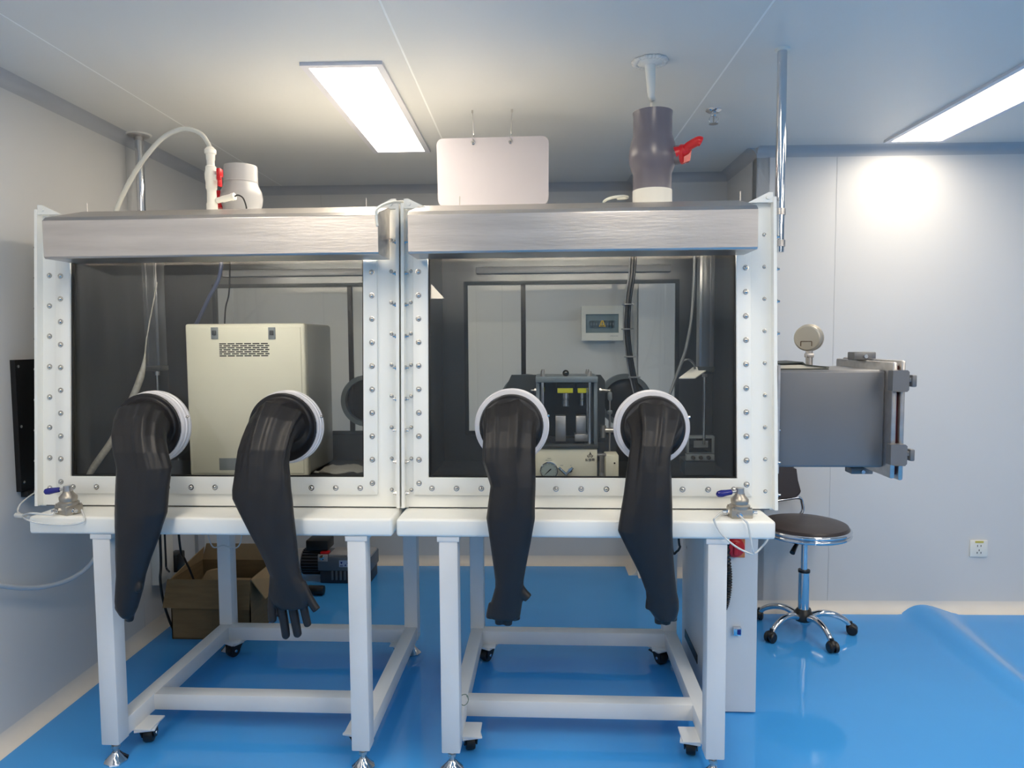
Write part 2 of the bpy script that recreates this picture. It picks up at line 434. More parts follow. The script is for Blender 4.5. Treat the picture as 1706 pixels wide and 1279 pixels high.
# ------------------------------------------------------------------ poles
def pole(base, top, r, label, flange, z0=0.0):
    t = thing('support_pole', label, 'pole', (base[0], base[1], z0))
    obj('tube', MB().cyl((base[0], base[1], z0), (top[0], top[1], CH - .004), r, seg=20), CHROME, t)
    b = Vector((top[0], top[1], CH))
    if flange:
        obj('flange', MB().lathe(b, (0, 0, -1), [(.05, 0), (.05, .008), (.046, .012), (.022, .014), (.021, .03)]), STEEL, t)
        obj('seal_ring', MB().lathe(b, (0, 0, -1), [(.058, 0), (.056, .005), (.05, .006)]), PVCW, t)
        bq = to_room(Vector((base[0], base[1], 0)))
        obj('wall_bracket', MB().box((XL, bq.y - .02, z0 + .10), (bq.x, bq.y + .02, z0 + .14), .004).xf(ROOM).cyl((base[0], base[1], z0 + .09), (base[0], base[1], z0 + .15), .026, seg=20), STEEL, t)
    else:
        obj('seal_ring', MB().lathe(b, (0, 0, -1), [(.026, 0), (.024, .006), (.017, .008)]), PVCW, t)
        for zz in (z0 + .02, z0 + .13):
            obj('pole_clamp', MB().cyl((base[0], base[1], zz), (base[0], base[1], zz + .022), r + .004, seg=20).box((0.7855, base[1] - .012, zz), (base[0], base[1] + .012, zz + .022), .002), STEEL, t)
    return t
pl = rm(-1.895, 3.41, 0)
pole((pl.x, pl.y), (pl.x, pl.y), .019, 'shiny steel pole with round ceiling flange behind left glovebox', True, 1.0)

# ------------------------------------------------------------------ pass-through hatch on the left wall
t = thing('wall_hatch', 'black framed hatch with dark glass on the left wall', 'hatch', rm(XL, 2.84, 1.18))
def hx(y, z, d): return rm(XL + d, y, z)
hb = MB().frame((2.60, 3.12, 0.93, 1.435), (2.70, 3.04, 1.0, 1.375), lambda y, z, d: hx(y, z, d), 0.0, 0.02)
obj('hatch_frame', hb, BLACKG, t)
obj('hatch_glass', MB().box((XL + .002, 2.70, 1.0), (XL + .008, 3.04, 1.375)).xf(ROOM), mat('dark_glass', (66, 72, 70), 0.1, var=0.05), t)
obj('hatch_sill', MB().box((XL + .001, 2.62, 0.905), (XL + .03, 3.1, 0.928), .002).xf(ROOM), BLACKP, t)
scr = mesh_only('hatch_screw', MB().lathe((0, 0, 0), (1, 0, 0), [(.006, 0), (.006, .002), (.003, .004)], seg=10), BOLT)
for y in (2.615, 3.105):
    for z in (0.965, 1.18, 1.41): inst('screw', scr, t, hx(y, z, .02), (0, 0, ROOM_A))

# ------------------------------------------------------------------ wall socket at right
p = to_room(at(1633.5, 915, Y=3.86)); 
t = thing('wall_socket', 'white five-hole wall socket with yellow sticker at lower right', 'socket', rm(p.x, YD, p.z))
obj('plate', MB().box((p.x - .047, YD - .010, p.z - .046), (p.x + .047, YD, p.z + .046), .004).xf(ROOM), PVCW, t)
obj('sticker', MB().box((p.x - .022, YD - .0115, p.z + .032), (p.x + .022, YD - .0095, p.z + .043)).xf(ROOM), mat('sticker_yellow', (206, 190, 90), 0.5), t)
hs = MB()
for dx, dz in ((-.009, .016), (.009, .016), (-.010, -.022), (.010, -.022), (0, -.008)): hs.box((p.x + dx - .0016, YD - .0112, p.z + dz - .005), (p.x + dx + .0016, YD - .0095, p.z + dz + .005))
obj('pin_holes', hs.xf(ROOM), BLACKP, t)

# ------------------------------------------------------------------ distribution box on the back wall
p = to_room(at(1000, 539, Y=4.66))
bx, bz = p.x, p.z
t = thing('distribution_box', 'white breaker box with smoked window on the back wall', 'breaker box', rm(bx, YA, bz - .115))
w2, h2, dp = .128, .108, .10
y0 = YA - dp
obj('housing', MB().box((bx - w2, y0 + .012, bz - h2), (bx + w2, YA, bz + h2), .006).xf(ROOM), PVCW, t)
obj('front_cover', MB().frame((bx - w2 - .003, bx + w2 + .003, bz - h2 - .003, bz + h2 + .003), (bx - .105, bx + .105, bz - .062, bz + .058), lambda x, z, d: rm(x, y0 + .014 - d, z), 0, .016), PVCW, t)
obj('recess_plate', MB().box((bx - .106, y0 + .011, bz - .063), (bx + .106, y0 + .013, bz + .059)).xf(ROOM), mat('breaker_recess', (196, 204, 206), .4), t)
br = mesh_only('breaker_unit', MB().box((-.008, -.010, -.022), (.008, 0, .022), .001).box((-.004, -.016, -.006), (.004, -.009, .006)), GREYBOX)
for k in range(9):
    q = rm(bx - .07 + k * .0175, y0 + .011, bz - .005)
    inst('breaker', br, t, q, (0, 0, ROOM_A))
obj('smoked_window', MB().box((bx - .104, y0 - .0015, bz - .061), (bx + .104, y0 + .0005, bz + .057)).xf(ROOM), GLASSC, t)
ws = MB().prism([rm(bx - .022, y0 - .003, bz - .022), rm(bx + .022, y0 - .003, bz - .022), rm(bx + .006, y0 - .003, bz + .018), rm(bx - .006, y0 - .003, bz + .018)], (0, .001, 0))
sg = obj('warning_sticker', ws, mat('warning_yellow', (236, 190, 40), .4), t)
obj('warning_mark', MB().box((bx - .0015, y0 - .0036, bz - .006), (bx + .0015, y0 - .0029, bz + .010)).box((bx - .0015, y0 - .0036, bz - .011), (bx + .0015, y0 - .0029, bz - .008)).box((bx - .014, y0 - .0036, bz - .019), (bx + .014, y0 - .0029, bz - .015)).xf(ROOM), BLACKP, sg)
lg = MB()
for k in range(9): lg.box((bx + .052 + k * .0055, y0 - .003, bz - .084), (bx + .055 + k * .0055, y0 - .0019, bz - .080))
obj('maker_mark', lg.xf(ROOM), GREYBOX, t)

# ================================================================== stands under the gloveboxes
LEGW = 0.064
def caster_parts(stand, c, side, yaw, brake):
    """swivel caster under a rail: plate, fork, wheel"""
    c = Vector(c)
    M = Matrix.Translation(c) @ Matrix.Rotation(yaw, 4, 'Z')
    k = obj('caster', MB().box((-.036, -.045, .066), (.036, .045, .074), .002).box((-.03, -.03, .058), (.03, .03, .067), .004).xf(M), WHITE2, stand, label='white mounting plate of a black swivel caster')
    fk = MB()
    for s in (-1, 1):
        fk.prism([(s * .022 - .002, -.028, .064), (s * .022 - .002, .036, .064), (s * .022 - .002, .036, .024), (s * .022 - .002, .018, .014), (s * .022 - .002, -.002, .022)], (.004, 0, 0))
    fk.box((-.021, -.028, .055), (.021, .03, .061), .002)
    obj('fork', fk.xf(M), BLACKP, k)
    obj('wheel', MB().lathe((-.018, .014, .031), (1, 0, 0), [(.012, 0), (.029, .002), (.031, .006), (.031, .030), (.029, .034), (.012, .036)]).xf(M), BLACKP, k)
    obj('axle_cap', MB().lathe((-.0265, .014, .031), (1, 0, 0), [(.006, 0), (.008, .003), (.008, .050), (.006, .053)], seg=12).xf(M), CHROME, k)
    if brake:
        obj('brake_pedal', MB().prism([(-.014, -.03, .05), (-.014, -.058, .044), (-.014, -.064, .036), (-.014, -.03, .036)], (.028, 0, 0)).xf(M), BLACKP, k)
def stand(label, xs, tx, lab_group):
    x0, x1 = xs; y0, y1 = 2.352, 3.25
    t = thing('support_stand', label, 'stand', ((x0 + x1) / 2, (y0 + y1) / 2, 0), lab_group)
    h = LEGW / 2
    wt = MB().box((tx[0], 2.312, .836), (tx[1], 3.36, .898), .010, 3)
    obj('worktop', wt, WHITE, t)
    for x in xs:
        for y in (y0, y1):
            obj('leg', MB().box((x - h, y - h, .076), (x + h, y + h, .838), .004), WHITE2, t)
            if y == y0: obj('corner_gusset', MB().box((x - h - .006, y - h - .002, .818), (x + h + .006, y + h, .836), .002), WHITE2, t)
            ft = obj('leveling_foot', MB().lathe((x, y, 0), (0, 0, 1), [(.040, 0), (.041, .006), (.034, .012), (.017, .030), (.013, .036)], seg=8), CHROME, t)
            obj('stem', MB().cyl((x, y, .03), (x, y, .078), .0085, seg=12).cyl((x, y, .05), (x, y, .060), .015, seg=6), STEEL, ft)
        obj('side_rail', MB().box((x - h + .004, y0 + h - .002, .078), (x + h - .004, y1 - h + .002, .143), .003), WHITE2, t)
        s = 1 if x == x0 else -1
        caster_parts(t, (x + s * .052, y0 + .115, 0), s, 0.25 * s, False)
        caster_parts(t, (x + s * .052, y1 - .05, 0), s, PI - 0.5 * s, s < 0)
    for y in (2.585, 3.215):
        obj('cross_rail', MB().box((x0 + h - .006, y - .03, .080), (x1 - h + .006, y + .03, .142), .003), WHITE2, t)
    for x in xs:
        s = 1 if x == x0 else -1
        for yy in (y0 + .115, y1 - .05):
            obj('caster_bracket', MB().box((x + s * .02 - .0, yy - .05, .074) if s > 0 else (x - .09, yy - .05, .074), (x + .09, yy + .05, .081) if s > 0 else (x - .02, yy + .05, .081), .002), WHITE2, t)
    return t
stand('white steel stand with casters under the left glovebox', (-1.556, -0.658), (-1.808, -0.532), 'stands under the gloveboxes')
stand('white steel stand with casters under the right glovebox', (-0.343, 0.556), (-0.518, 0.742), 'stands under the gloveboxes')

# ================================================================== gloveboxes
SL = 0.066
def YF(z): return 2.462 + SL * (z - 0.9)
def fpt(x, z, d=0.0):                              # point on the leaning front plane, d towards the viewer
    return Vector((x, YF(z) - d, z + d * SL))
BZ0, BZ1, BY1 = 0.900, 1.966, 3.34                 # box bottom, top and back
N_FRONT = Vector((0, -1, SL)).normalized()
# one pan-head bolt, axis -Y, shared by every bolt
def bolt_mesh(r, h):
    m = MB().lathe((0, 0, 0), (0, -1, 0), [(r * 1.3, 0), (r * 1.3, .0015), (r, .0017), (r * .96, h * .5), (r * .72, h * .85), (r * .25, h)], seg=12)
    return mesh_only('bolt', m, BOLT)
BOLT_A = bolt_mesh(.0078, .009)
BOLT_B = bolt_mesh(.0055, .009)
def glovebox(label, x0, x1, gx, ports, rear_win, mull, rear_ports, hood_x, side):
    t = thing('glovebox', label, 'glovebox', ((x0 + x1) / 2, (2.46 + BY1) / 2, BZ0), 'gloveboxes on white stands')
    TH = 0.018
    # ---- outer shell
    for s, x in ((1, x0), (-1, x1)):
        xa = x if s > 0 else x - TH
        obj('side_panel', MB().prism([(xa, YF(BZ0), BZ0), (xa, BY1, BZ0), (xa, BY1, BZ1), (xa, YF(BZ1), BZ1)], (TH, 0, 0)), WHITE, t)
        # interior lining of the side wall
        xb = x + TH if s > 0 else x - TH - .003
        obj('side_lining', MB().prism([(xb, YF(BZ0 + .02) + .02, BZ0 + .02), (xb, BY1 - .02, BZ0 + .02), (xb, BY1 - .02, BZ1 - .02), (xb, YF(BZ1 - .02) + .02, BZ1 - .02)], (.003, 0, 0)), LINER, t)
        # vertical bolting flange standing out at the side
        fx0, fx1 = (x, x + .011) if s > 0 else (x - .011, x)
        obj('side_flange', MB().prism([fpt(fx0, BZ0 + .004, .034), fpt(fx0, BZ1 + .016, .034), (fx0, YF(BZ1) + .03, BZ1 + .016), (fx0, YF(BZ0) + .03, BZ0 + .004)], (fx1 - fx0, 0, 0)), WHITE, t)
    obj('base_panel', MB().box((x0 + TH, YF(BZ0) + .002, BZ0), (x1 - TH, BY1, BZ0 + .02)), LINER, t)
    obj('top_panel', MB().box((x0 + TH, YF(BZ1) + .002, BZ1 - .018), (x1 - TH, BY1, BZ1)), WHITE, t)
    obj('ceiling_lining', MB().box((x0 + TH, YF(BZ1) + .02, BZ1 - .021), (x1 - TH, BY1 - .02, BZ1 - .018)), LINER, t)
    # ---- back wall with its window
    obj('back_panel', MB().frame((x0 + TH, x1 - TH, BZ0 + .02, BZ1 - .018), rear_win, lambda x, z, d: (x, BY1 - d, z), 0, .02), LINER, t)
    obj('rear_window_frame', MB().frame((rear_win[0] - .012, rear_win[1] + .012, rear_win[2] - .012, rear_win[3] + .012), (rear_win[0] + .006, rear_win[1] - .006, rear_win[2] + .006, rear_win[3] - .006), lambda x, z, d: (x, BY1 - .02 - d, z), 0, .014), DARKST, t)
    obj('rear_window_pane', MB().box((rear_win[0], BY1 - .014, rear_win[2]), (rear_win[1], BY1 - .006, rear_win[3])), GLASSR, t)
    obj('mullion', MB().box((mull - .011, BY1 - .034, rear_win[2]), (mull + .011, BY1 - .020, rear_win[3])), BLACKP, t)
    for x, z in rear_ports:
        k = obj('rear_port', MB().lathe((x, BY1 - .012, z), (0, -1, 0), [(.100, 0), (.122, 0), (.122, .052), (.100, .052), (.100, 0)], seg=40, cap=False), mat('rear_ring_grey', (104, 114, 120), .4, .1), t, label='grey rear glove port ring')
        obj('port_cover', MB().lathe((x, BY1 - .016, z), (0, -1, 0), [(.101, 0), (.100, .012), (.07, .020), (.0, .022)], seg=40, cap=False), BLACKP, k)
    lb = rear_win[3] + .045
    obj('light_batten', MB().box((rear_win[0] + .05, BY1 - .055, lb), (rear_win[1] - .03, BY1 - .020, lb + .032), .006), PVCL, t)
    # ---- front: panel, window, bolted frame
    gz0, gz1 = 1.010, 1.90
    obj('front_panel', MB().frame((x0 + .011, x1 - .011, BZ0 + .004, BZ1), (gx[0] - .004, gx[1] + .004, gz0 - .004, gz1), lambda x, z, d: fpt(x, z, d), -.012, .004), WHITE, t)
    wf = MB().frame((gx[0] - .054, gx[1] + .050, gz0 - .062, gz1 + .03), (gx[0], gx[1], gz0, gz1), lambda x, z, d: fpt(x, z, d), .003, .015)
    bmesh.ops.bevel(wf.bm, geom=[e for e in wf.bm.edges], offset=.0015, segments=1, affect='EDGES')
    obj('window_frame', wf, WHITE, t)
    obj('window_pane', MB().prism([fpt(gx[0] - .003, gz0 - .003, -.006), fpt(gx[1] + .003, gz0 - .003, -.006), fpt(gx[1] + .003, gz1, -.006), fpt(gx[0] - .003, gz1, -.006)], (0, .008, 0)), GLASS, t)
    obj('glazing_gasket', MB().frame((gx[0], gx[1], gz0, gz1), (gx[0] + .005, gx[1] - .005, gz0 + .005, gz1 - .005), lambda x, z, d: fpt(x, z, d), -.004, .006), BLACKP, t)
    # bolts of the frame
    tilt = (-math.atan(SL), 0, 0)
    zc = [gz0 - .020 + .0835 * k for k in range(10)]
    for z in zc:
        inst('bolt', BOLT_A, t, fpt(gx[0] - .034, z, .015), tilt); inst('bolt', BOLT_A, t, fpt(gx[1] + .032, z, .015), tilt)
    nx = 12; xa, xb = gx[0] + .012, gx[1] - .012
    for k in range(nx + 1): inst('bolt', BOLT_A, t, fpt(xa + (xb - xa) * k / nx, gz0 - .038, .015), tilt)
    # bolts beside the flanges
    for k in range(9):
        z = 0.965 + .1115 * k
        inst('flange_bolt', BOLT_A if side == 'left' else BOLT_B, t, fpt(x0 + (.036 if side == 'left' else .030), z, .004), tilt)
        inst('flange_bolt', BOLT_B, t, fpt(x1 - .034, z, .004), tilt)
    # nuts on the faces of the outer flange
    nut = NUT
    for k in range(9):
        z = 0.955 + .1115 * k
        xo = x0 if side == 'left' else x1
        sgn = -1 if side == 'left' else 1
        o = inst('flange_nut', nut, t, fpt(xo, z, .016)); o.rotation_euler = (0, 0, PI if sgn < 0 else 0)
        xi, sgi = (x1 - .011, -1) if side == 'left' else (x0 + .011, 1)
        o = inst('flange_nut', nut, t, fpt(xi, z, .020)); o.rotation_euler = (0, 0, PI if sgi < 0 else 0)
    # ---- glove ports
    for x, z in ports:
        c = fpt(x, z, -.004)
        k = obj('glove_port', MB().lathe(c, N_FRONT, [(.112, 0), (.131, 0), (.132, .004), (.132, .012), (.128, .014), (.128, .020), (.131, .022), (.131, .032), (.127, .034), (.127, .050), (.124, .054), (.112, .054), (.112, 0)], seg=56, cap=False), RING, t)
        obj('clamp_screw', MB().lathe(c + Vector((.124, 0, .035)) + N_FRONT * .026, (1, 0, .3), [(.005, 0), (.005, .008), (.003, .010)], seg=8), BOLT, k)
    # ---- stainless light hood over the window
    prof = [(2.556, 1.984), (2.352, 1.928), (2.336, 1.914), (2.336, 1.792), (2.342, 1.786), (YF(1.786) - .017, 1.786),
            (YF(1.786) - .017, 1.789), (2.344, 1.789), (2.339, 1.794), (2.339, 1.912), (2.354, 1.924), (2.556, 1.980)]
    hd = MB().prism([(hood_x[0], y, z) for y, z in prof], (hood_x[1] - hood_x[0], 0, 0))
    cap = [(2.530, 1.9745), (2.352, 1.926), (2.337, 1.912), (2.337, 1.793), (2.343, 1.787), (YF(1.787) - .0165, 1.787), (YF(1.94) - .0165, 1.94)]
    for xe, ed in ((hood_x[0], .003), (hood_x[1] - .003, .003)): hd.prism([(xe + .0002, y, z) for y, z in cap], (ed - .0004, 0, 0))
    ho = obj('light_hood', hd, STEEL, t, smooth=25)
    lt_ = obj('hood_fill_lamp', MB().cyl((hood_x[0] + .06, 2.488, 1.846), (hood_x[1] - .06, 2.488, 1.846), .012, seg=14), FILLTUBE, ho, label='unseen tube added inside the steel hood as fill light')
    obj('fill_tube_cap', MB().cyl((hood_x[0] + .003, 2.488, 1.846), (hood_x[0] + .062, 2.488, 1.846), .015, seg=14).cyl((hood_x[1] - .062, 2.488, 1.846), (hood_x[1] - .003, 2.488, 1.846), .015, seg=14), PVCW, ho)
    bv = ho.modifiers.new('soft', 'BEVEL'); bv.width = .0012; bv.segments = 2; bv.limit_method = 'ANGLE'; bv.angle_limit = math.radians(40)
    # corner gussets on top
    for s, x in ((1, x0 + .011), (-1, x1 - .011)):
        g = MB().prism([(x, YF(BZ1) - .03, BZ1 + .034), (x + s * .016, YF(BZ1) - .03, BZ1 + .034), (x + s * .085, YF(BZ1) - .03, BZ1), (x, YF(BZ1) - .03, BZ1)], (0, .012, 0))
        g.cyl((x + s * .018, YF(BZ1) - .030, BZ1 + .016), (x + s * .018, YF(BZ1) - .036, BZ1 + .016), .007, seg=10)
        obj('corner_bracket', g, WHITE, t)
    for fx in (.09, .89) if side == 'left' else (.15, .93):
        xx = x0 + (x1 - x0) * fx
        obj('lifting_stud', MB().cyl((xx, 2.62, BZ1 - .004), (xx, 2.62, BZ1 + .062), .0022, seg=8), STEEL, t)
    return t
NUT = mesh_only('flange_nut', MB().cyl((0, 0, 0), (.006, 0, 0), .0085, seg=6).cyl((.005, 0, 0), (.014, 0, 0), .004, seg=8), BOLT)

PZ = at(470, 711, Y=2.47).z
def port_at(px, py):
    p = at(px, py, Y=YF(PZ) - .01); return (p.x, p.z)
LPORTS = [port_at(258, 711), port_at(479, 711)]
RPORTS = [port_at(853, 709), port_at(1085, 712)]
def rear_at(px, py): p = at(px, py, Y=BY1 - .04); return (p.x, p.z)
g1 = glovebox('left glovebox, white bolted front with a beige instrument inside', -1.872, -0.5305, (-1.752, -0.664), LPORTS,
         (-1.60, -0.665, 1.06, 1.76), -0.944, [rear_at(612, 667), (-1.42, rear_at(612, 667)[1])], (-1.724, -0.566), 'left')
g2 = glovebox('right glovebox, white bolted front with a small press inside', -0.5235, 0.785, (-0.430, 0.652), RPORTS,
         (-0.388, 0.592, 1.06, 1.76), -0.120, [rear_at(877, 666), rear_at(1041, 666)], (-0.467, 0.677), 'right')

# ================================================================== rubber gloves hanging out of the ports
def glove(label, port, levels, fingers, cuff, fold_seed=0.0):
    """levels: (py, left px, right px) of the hanging sleeve, fingers: list of (pixel path, radius, flat end)"""
    c0 = fpt(port[0], port[1], .050)
    SEG = 48
    def yl(py):
        q_ = max(0.0, min(1.0, (py - 735) / 240.0))
        return 2.300 + (2.250 - 2.300) * (1 - (1 - q_) ** 3)
    L = []
    for py, l, r in levels:
        a, b = at(l, py, Y=yl(py)), at(r, py, Y=yl(py)); L.append(((a + b) / 2, (b.x - a.x) / 2))
    nk, nkw = L[0]
    S0 = c0 + N_FRONT * .012 + Vector((0, 0, .012))
    rings = [(c0 - N_FRONT * .035, 0, .1105, .1105), (c0, 0, .1105, .1105)]      # (centre, lean, half width, half depth)
    if cuff > .112: rings += [(c0 + N_FRONT * .006, 0, cuff, cuff), (c0 + N_FRONT * .013, 1, cuff * .985, cuff * .985)]
    rings += [(c0 + N_FRONT * .010, 2, min(cuff, .1105) * .97, min(cuff, .1105) * .97), (S0 + Vector((0, 0, -.008)), 8, .100, .097)]
    i_el = len(rings)
    for f, dy, dz, ph, w, dpt in ((.10, -.24, .03, 22, .097, .084), (.26, -.50, -.10, 42, nkw * .3 + .064, .068), (.48, -.74, -.32, 62, nkw * .7 + .026, .056), (.76, -.92, -.64, 78, nkw * .95 + .004, .050)):
        rings.append((S0 + Vector(((nk.x - S0.x) * f, (S0.y - nk.y) * dy, (S0.z - nk.z) * dz)), ph, w, dpt))
    n = len(L)
    for i, (c, w) in enumerate(L):
        dep = min(.048 + (.030 - .048) * min(1, i / max(1, n - 3)), w * .9 + .003)
        rings.append((c, 90, w, dep))
    bm = bmesh.new(); V = []
    for i, (c, ph, a, b) in enumerate(rings):
        p = math.radians(ph); v = Vector((0, -math.sin(p), math.cos(p))); u = Vector((1, 0, 0))
        ring = []
        for k in range(SEG):
            th = 2 * PI * k / SEG
            cs, sn = math.cos(th), math.sin(th)
            q = 1.0
            if i >= i_el:
                el = math.exp(-((i - i_el - 2) / 3.0) ** 2)
                fold = (1 - abs(math.sin(2.5 * th + fold_seed))) ** 2 + .7 * (1 - abs(math.sin(4 * th + 2.3 * fold_seed))) ** 3
                q += el * (.26 * fold - .10) * max(0.0, min(1.0, sn + .55))
                q += (.05 if i - i_el > 3 else .03) * noise.noise(Vector((cs * 1.6 + fold_seed, sn * 1.6, c.z * 11)))
                q += .02 * noise.noise(Vector((cs * 3 + fold_seed, sn * 3, c.z * 42)))
            ring.append(bm.verts.new(c + u * (cs * a * (1 + (q - 1) * min(1, abs(sn) * 1.6))) + v * (sn * b * q)))
        V.append(ring)
    for A, B in zip(V, V[1:]):
        for k in range(SEG): bm.faces.new((A[k], A[(k + 1) % SEG], B[(k + 1) % SEG], B[k]))
    bm.faces.new(V[0]); bm.faces.new(V[-1][::-1])
    m = MB(); m.bm.free(); m.bm = bm
    for path, rad, flat in fingers:
        P = catmull([at(x, y, Y=2.252 + (e[0] if e else 0)) for (x, y, *e) in path], 6)
        def rr(t, rad=rad, flat=flat):
            if flat: return rad * (1.04 - .06 * t)
            e = max(0.0, (t - .86) / .14)
            return rad * (1.10 - .18 * t) * math.sqrt(max(.02, 1 - e * e))
        m.tube(P, rr, seg=14, smooth=0)
    o = single('rubber_glove', m, RUBBER, label, 'glove', (c0.x, c0.y, c0.z), 'black gloves hanging from the ports', smooth=80)
    r = o.modifiers.new('one_skin', 'REMESH'); r.mode = 'VOXEL'; r.voxel_size = .0032; r.use_smooth_shade = True
    sm = o.modifiers.new('soften', 'SMOOTH'); sm.factor = .5; sm.iterations = 3
    return o
glove('black rubber glove nearest the left wall, arm tapering to a curled hand', LPORTS[0],
      [(778, 195, 285), (809, 194, 281), (854, 192.5, 278), (876, 192.5, 270), (893, 193, 265), (929, 194, 251), (957, 195, 242), (982, 194, 237), (1000, 193, 232), (1013, 194, 228), (1022, 200, 224), (1028, 205, 221)],
      [([(201, 985), (199, 1004), (198, 1014)], .0135, True), ([(228, 962, -.010), (231, 978, -.018), (229, 986, -.020)], .0115, False),
       ([(208, 1000), (208, 1018), (208, 1025)], .0145, True), ([(217, 1000), (216, 1026), (215, 1035)], .0145, False)], .1235, 0.3)
glove('black rubber glove with five spread fingers over the cardboard box', LPORTS[1],
      [(772, 394, 481), (794, 391, 483), (815, 388, 485), (830, 388, 487), (854, 399, 489), (887, 416, 493), (910, 429, 495), (936, 442, 497), (957, 450, 501), (970, 449, 507), (984, 448, 512), (997, 450, 514), (1006, 456, 513), (1011, 464, 510)],
      [([(457, 975, .004), (454, 1000, 0), (453, 1022, -.006), (455, 1038, -.010)], .0148, False),
       ([(466, 985), (470, 1015), (475, 1046), (477, 1065)], .0148, False),
       ([(484, 985), (488.5, 1015), (494, 1046), (497, 1062)], .0148, False),
       ([(499, 985), (506, 1012), (511, 1034), (514, 1044)], .0132, False),
       ([(502, 970), (513, 992), (523, 1009), (528, 1016)], .0140, True)], .1235, 1.7)
glove('black rubber glove in front of the press, fingers tucked into stubs', RPORTS[0],
      [(767, 803, 892), (790, 811, 892.5), (809, 817, 892.5), (840, 813, 891.5), (863, 810, 891.5), (900, 816, 885), (935, 821, 878), (966, 825, 872.5), (978, 825, 872), (999, 819, 871), (1014, 815, 868.5), (1024, 814, 867), (1029, 817, 864)],
      [([(858, 968), (870, 986), (880, 996)], .0165, True), ([(821, 1005), (817, 1022), (816, 1029)], .0135, True), ([(833, 1008), (832, 1030), (832, 1039)], .0150, True),
       ([(846, 1008), (846, 1030), (846, 1040)], .0150, True), ([(858, 1005), (859, 1024), (860, 1032)], .0145, True)], .1105, 3.1)
glove('black rubber glove nearest the steel chamber, widest at the forearm', RPORTS[1],
      [(762, 1047, 1117), (783, 1044, 1118.5), (823, 1039, 1119.6), (852, 1034, 1120.5), (870, 1031, 1120.5), (884, 1029, 1120.5), (900, 1037, 1121), (918, 1046, 1121.5), (953, 1064, 1124), (985, 1076, 1127.5), (1000, 1077, 1131), (1014, 1080, 1131), (1025, 1088, 1128), (1030, 1092, 1125)],
      [([(1086, 985), (1083, 1004), (1082, 1014)], .0145, True), ([(1099, 1005), (1098, 1028), (1098, 1038)], .0150, True),
       ([(1110, 1005), (1110, 1029), (1110, 1039)], .0150, True), ([(1120, 1000), (1121, 1022), (1121, 1033)], .0140, True)], .1105, 4.6)

# ================================================================== steel transfer chamber on the right
t = thing('transfer_chamber', 'brushed steel transfer chamber jutting from right glovebox', 'chamber', (0.98, 2.66, 1.045))
AX0, AX1, AY0, AY1, AZ0, AZ1 = 0.786, 1.156, 2.475, 2.845, 1.047, 1.386
obj('chamber_body', MB().box((AX0, AY0, AZ0), (AX1, AY1, AZ1), .010, 3), STEELD, t)
fl_ = MB().box((AX1 - .002, 2.425, 1.018), (AX1 + .016, 2.895, 1.414), .006)
obj('fixed_flange', fl_, STEEL, t)
obj('door_seal', MB().box((AX1 + .016, 2.437, 1.03), (AX1 + .024, 2.883, 1.402), .002), MAROON, t)
dr = obj('door', MB().box((AX1 + .024, 2.421, 1.012), (AX1 + .042, 2.899, 1.420), .008), STEEL, t)
for z in (1.103, 1.352):
    k = obj('clamp', MB().prism([(AX1 - .010, 2.404, z - .034), (AX1 - .010, 2.404, z + .034), (AX1 + .004, 2.396, z + .036), (AX1 + .034, 2.396, z + .036), (AX1 + .043, 2.402, z + .030), (AX1 + .043, 2.402, z - .030), (AX1 + .034, 2.396, z - .036), (AX1 + .004, 2.396, z - .036)], (0, .034, 0)), STEELD, t)
    obj('clamp_knob', MB().box((AX1 + .043, 2.403, z - .004), (AX1 + .052, 2.417, z + .012), .002).box((AX1 + .050, 2.397, z - .020), (AX1 + .066, 2.423, z + .020), .004), STEELD, k)
for z, s in ((1.414, 1), (1.012, -1)):
    k = obj('hinge_clamp', MB().box((AX1 - .03, 2.66, z if s > 0 else z - .024), (AX1 + .05, 2.72, z + .030 if s > 0 else z), .004), STEELD, t)
    obj('hinge_pin', MB().cyl((AX1 + .010, 2.65, z + s * .014), (AX1 + .010, 2.73, z + s * .014), .007, seg=12), CHROME, k)
obj('collar', MB().frame((2.455, 2.862, AZ0 - .018, AZ1 + .018), (2.48, 2.84, AZ0, AZ1), lambda y, z, d: (AX0 + d, y, z), 0.0002, .008), STEEL, t)
# pressure gauge on top
gax = Vector((.55, .83, .05)).normalized(); gc = at(1346, 563, Y=2.765)
g = obj('pressure_gauge', MB().lathe(gc - gax * .016, gax, [(.0, 0), (.044, 0), (.049, .003), (.050, .008), (.050, .030), (.053, .031), (.053, .042), (.047, .044), (.045, .040), (0, .040)], seg=40, cap=False), mat('gauge_steel', (186, 180, 168), .35, .6, var=.04), t, smooth=22)
obj('gauge_stem', MB().cyl((gc.x + .006, gc.y, AZ1 - .002), (gc.x + .006, gc.y, gc.z - .042), .013, seg=16).box((gc.x - .008, gc.y - .014, AZ1 + .036), (gc.x + .020, gc.y + .014, AZ1 + .052), .002), STEEL, t)
uu = Vector((gax.y, -gax.x, 0)).normalized()
bk = MB()
for a, b in (((-.022, -.03), (-.022, -.012)), ((-.022, -.012), (.018, -.012)), ((.018, -.012), (.018, -.03))):
    pa = gc - gax * .0168 - uu * -a[0] + Vector((0, 0, a[1])); pb = gc - gax * .0168 - uu * -b[0] + Vector((0, 0, b[1]))
    bk.tube([pa, pb], .0016, seg=6, smooth=0)
obj('gauge_vent', bk, mat('bronze_line', (110, 92, 78), .5, .5), g)

# pole that runs from the ceiling to the right flange
pole((0.814, 2.556), (0.814, 2.556), .0165, 'shiny steel pole from ceiling to right edge of right glovebox', False, 1.80)

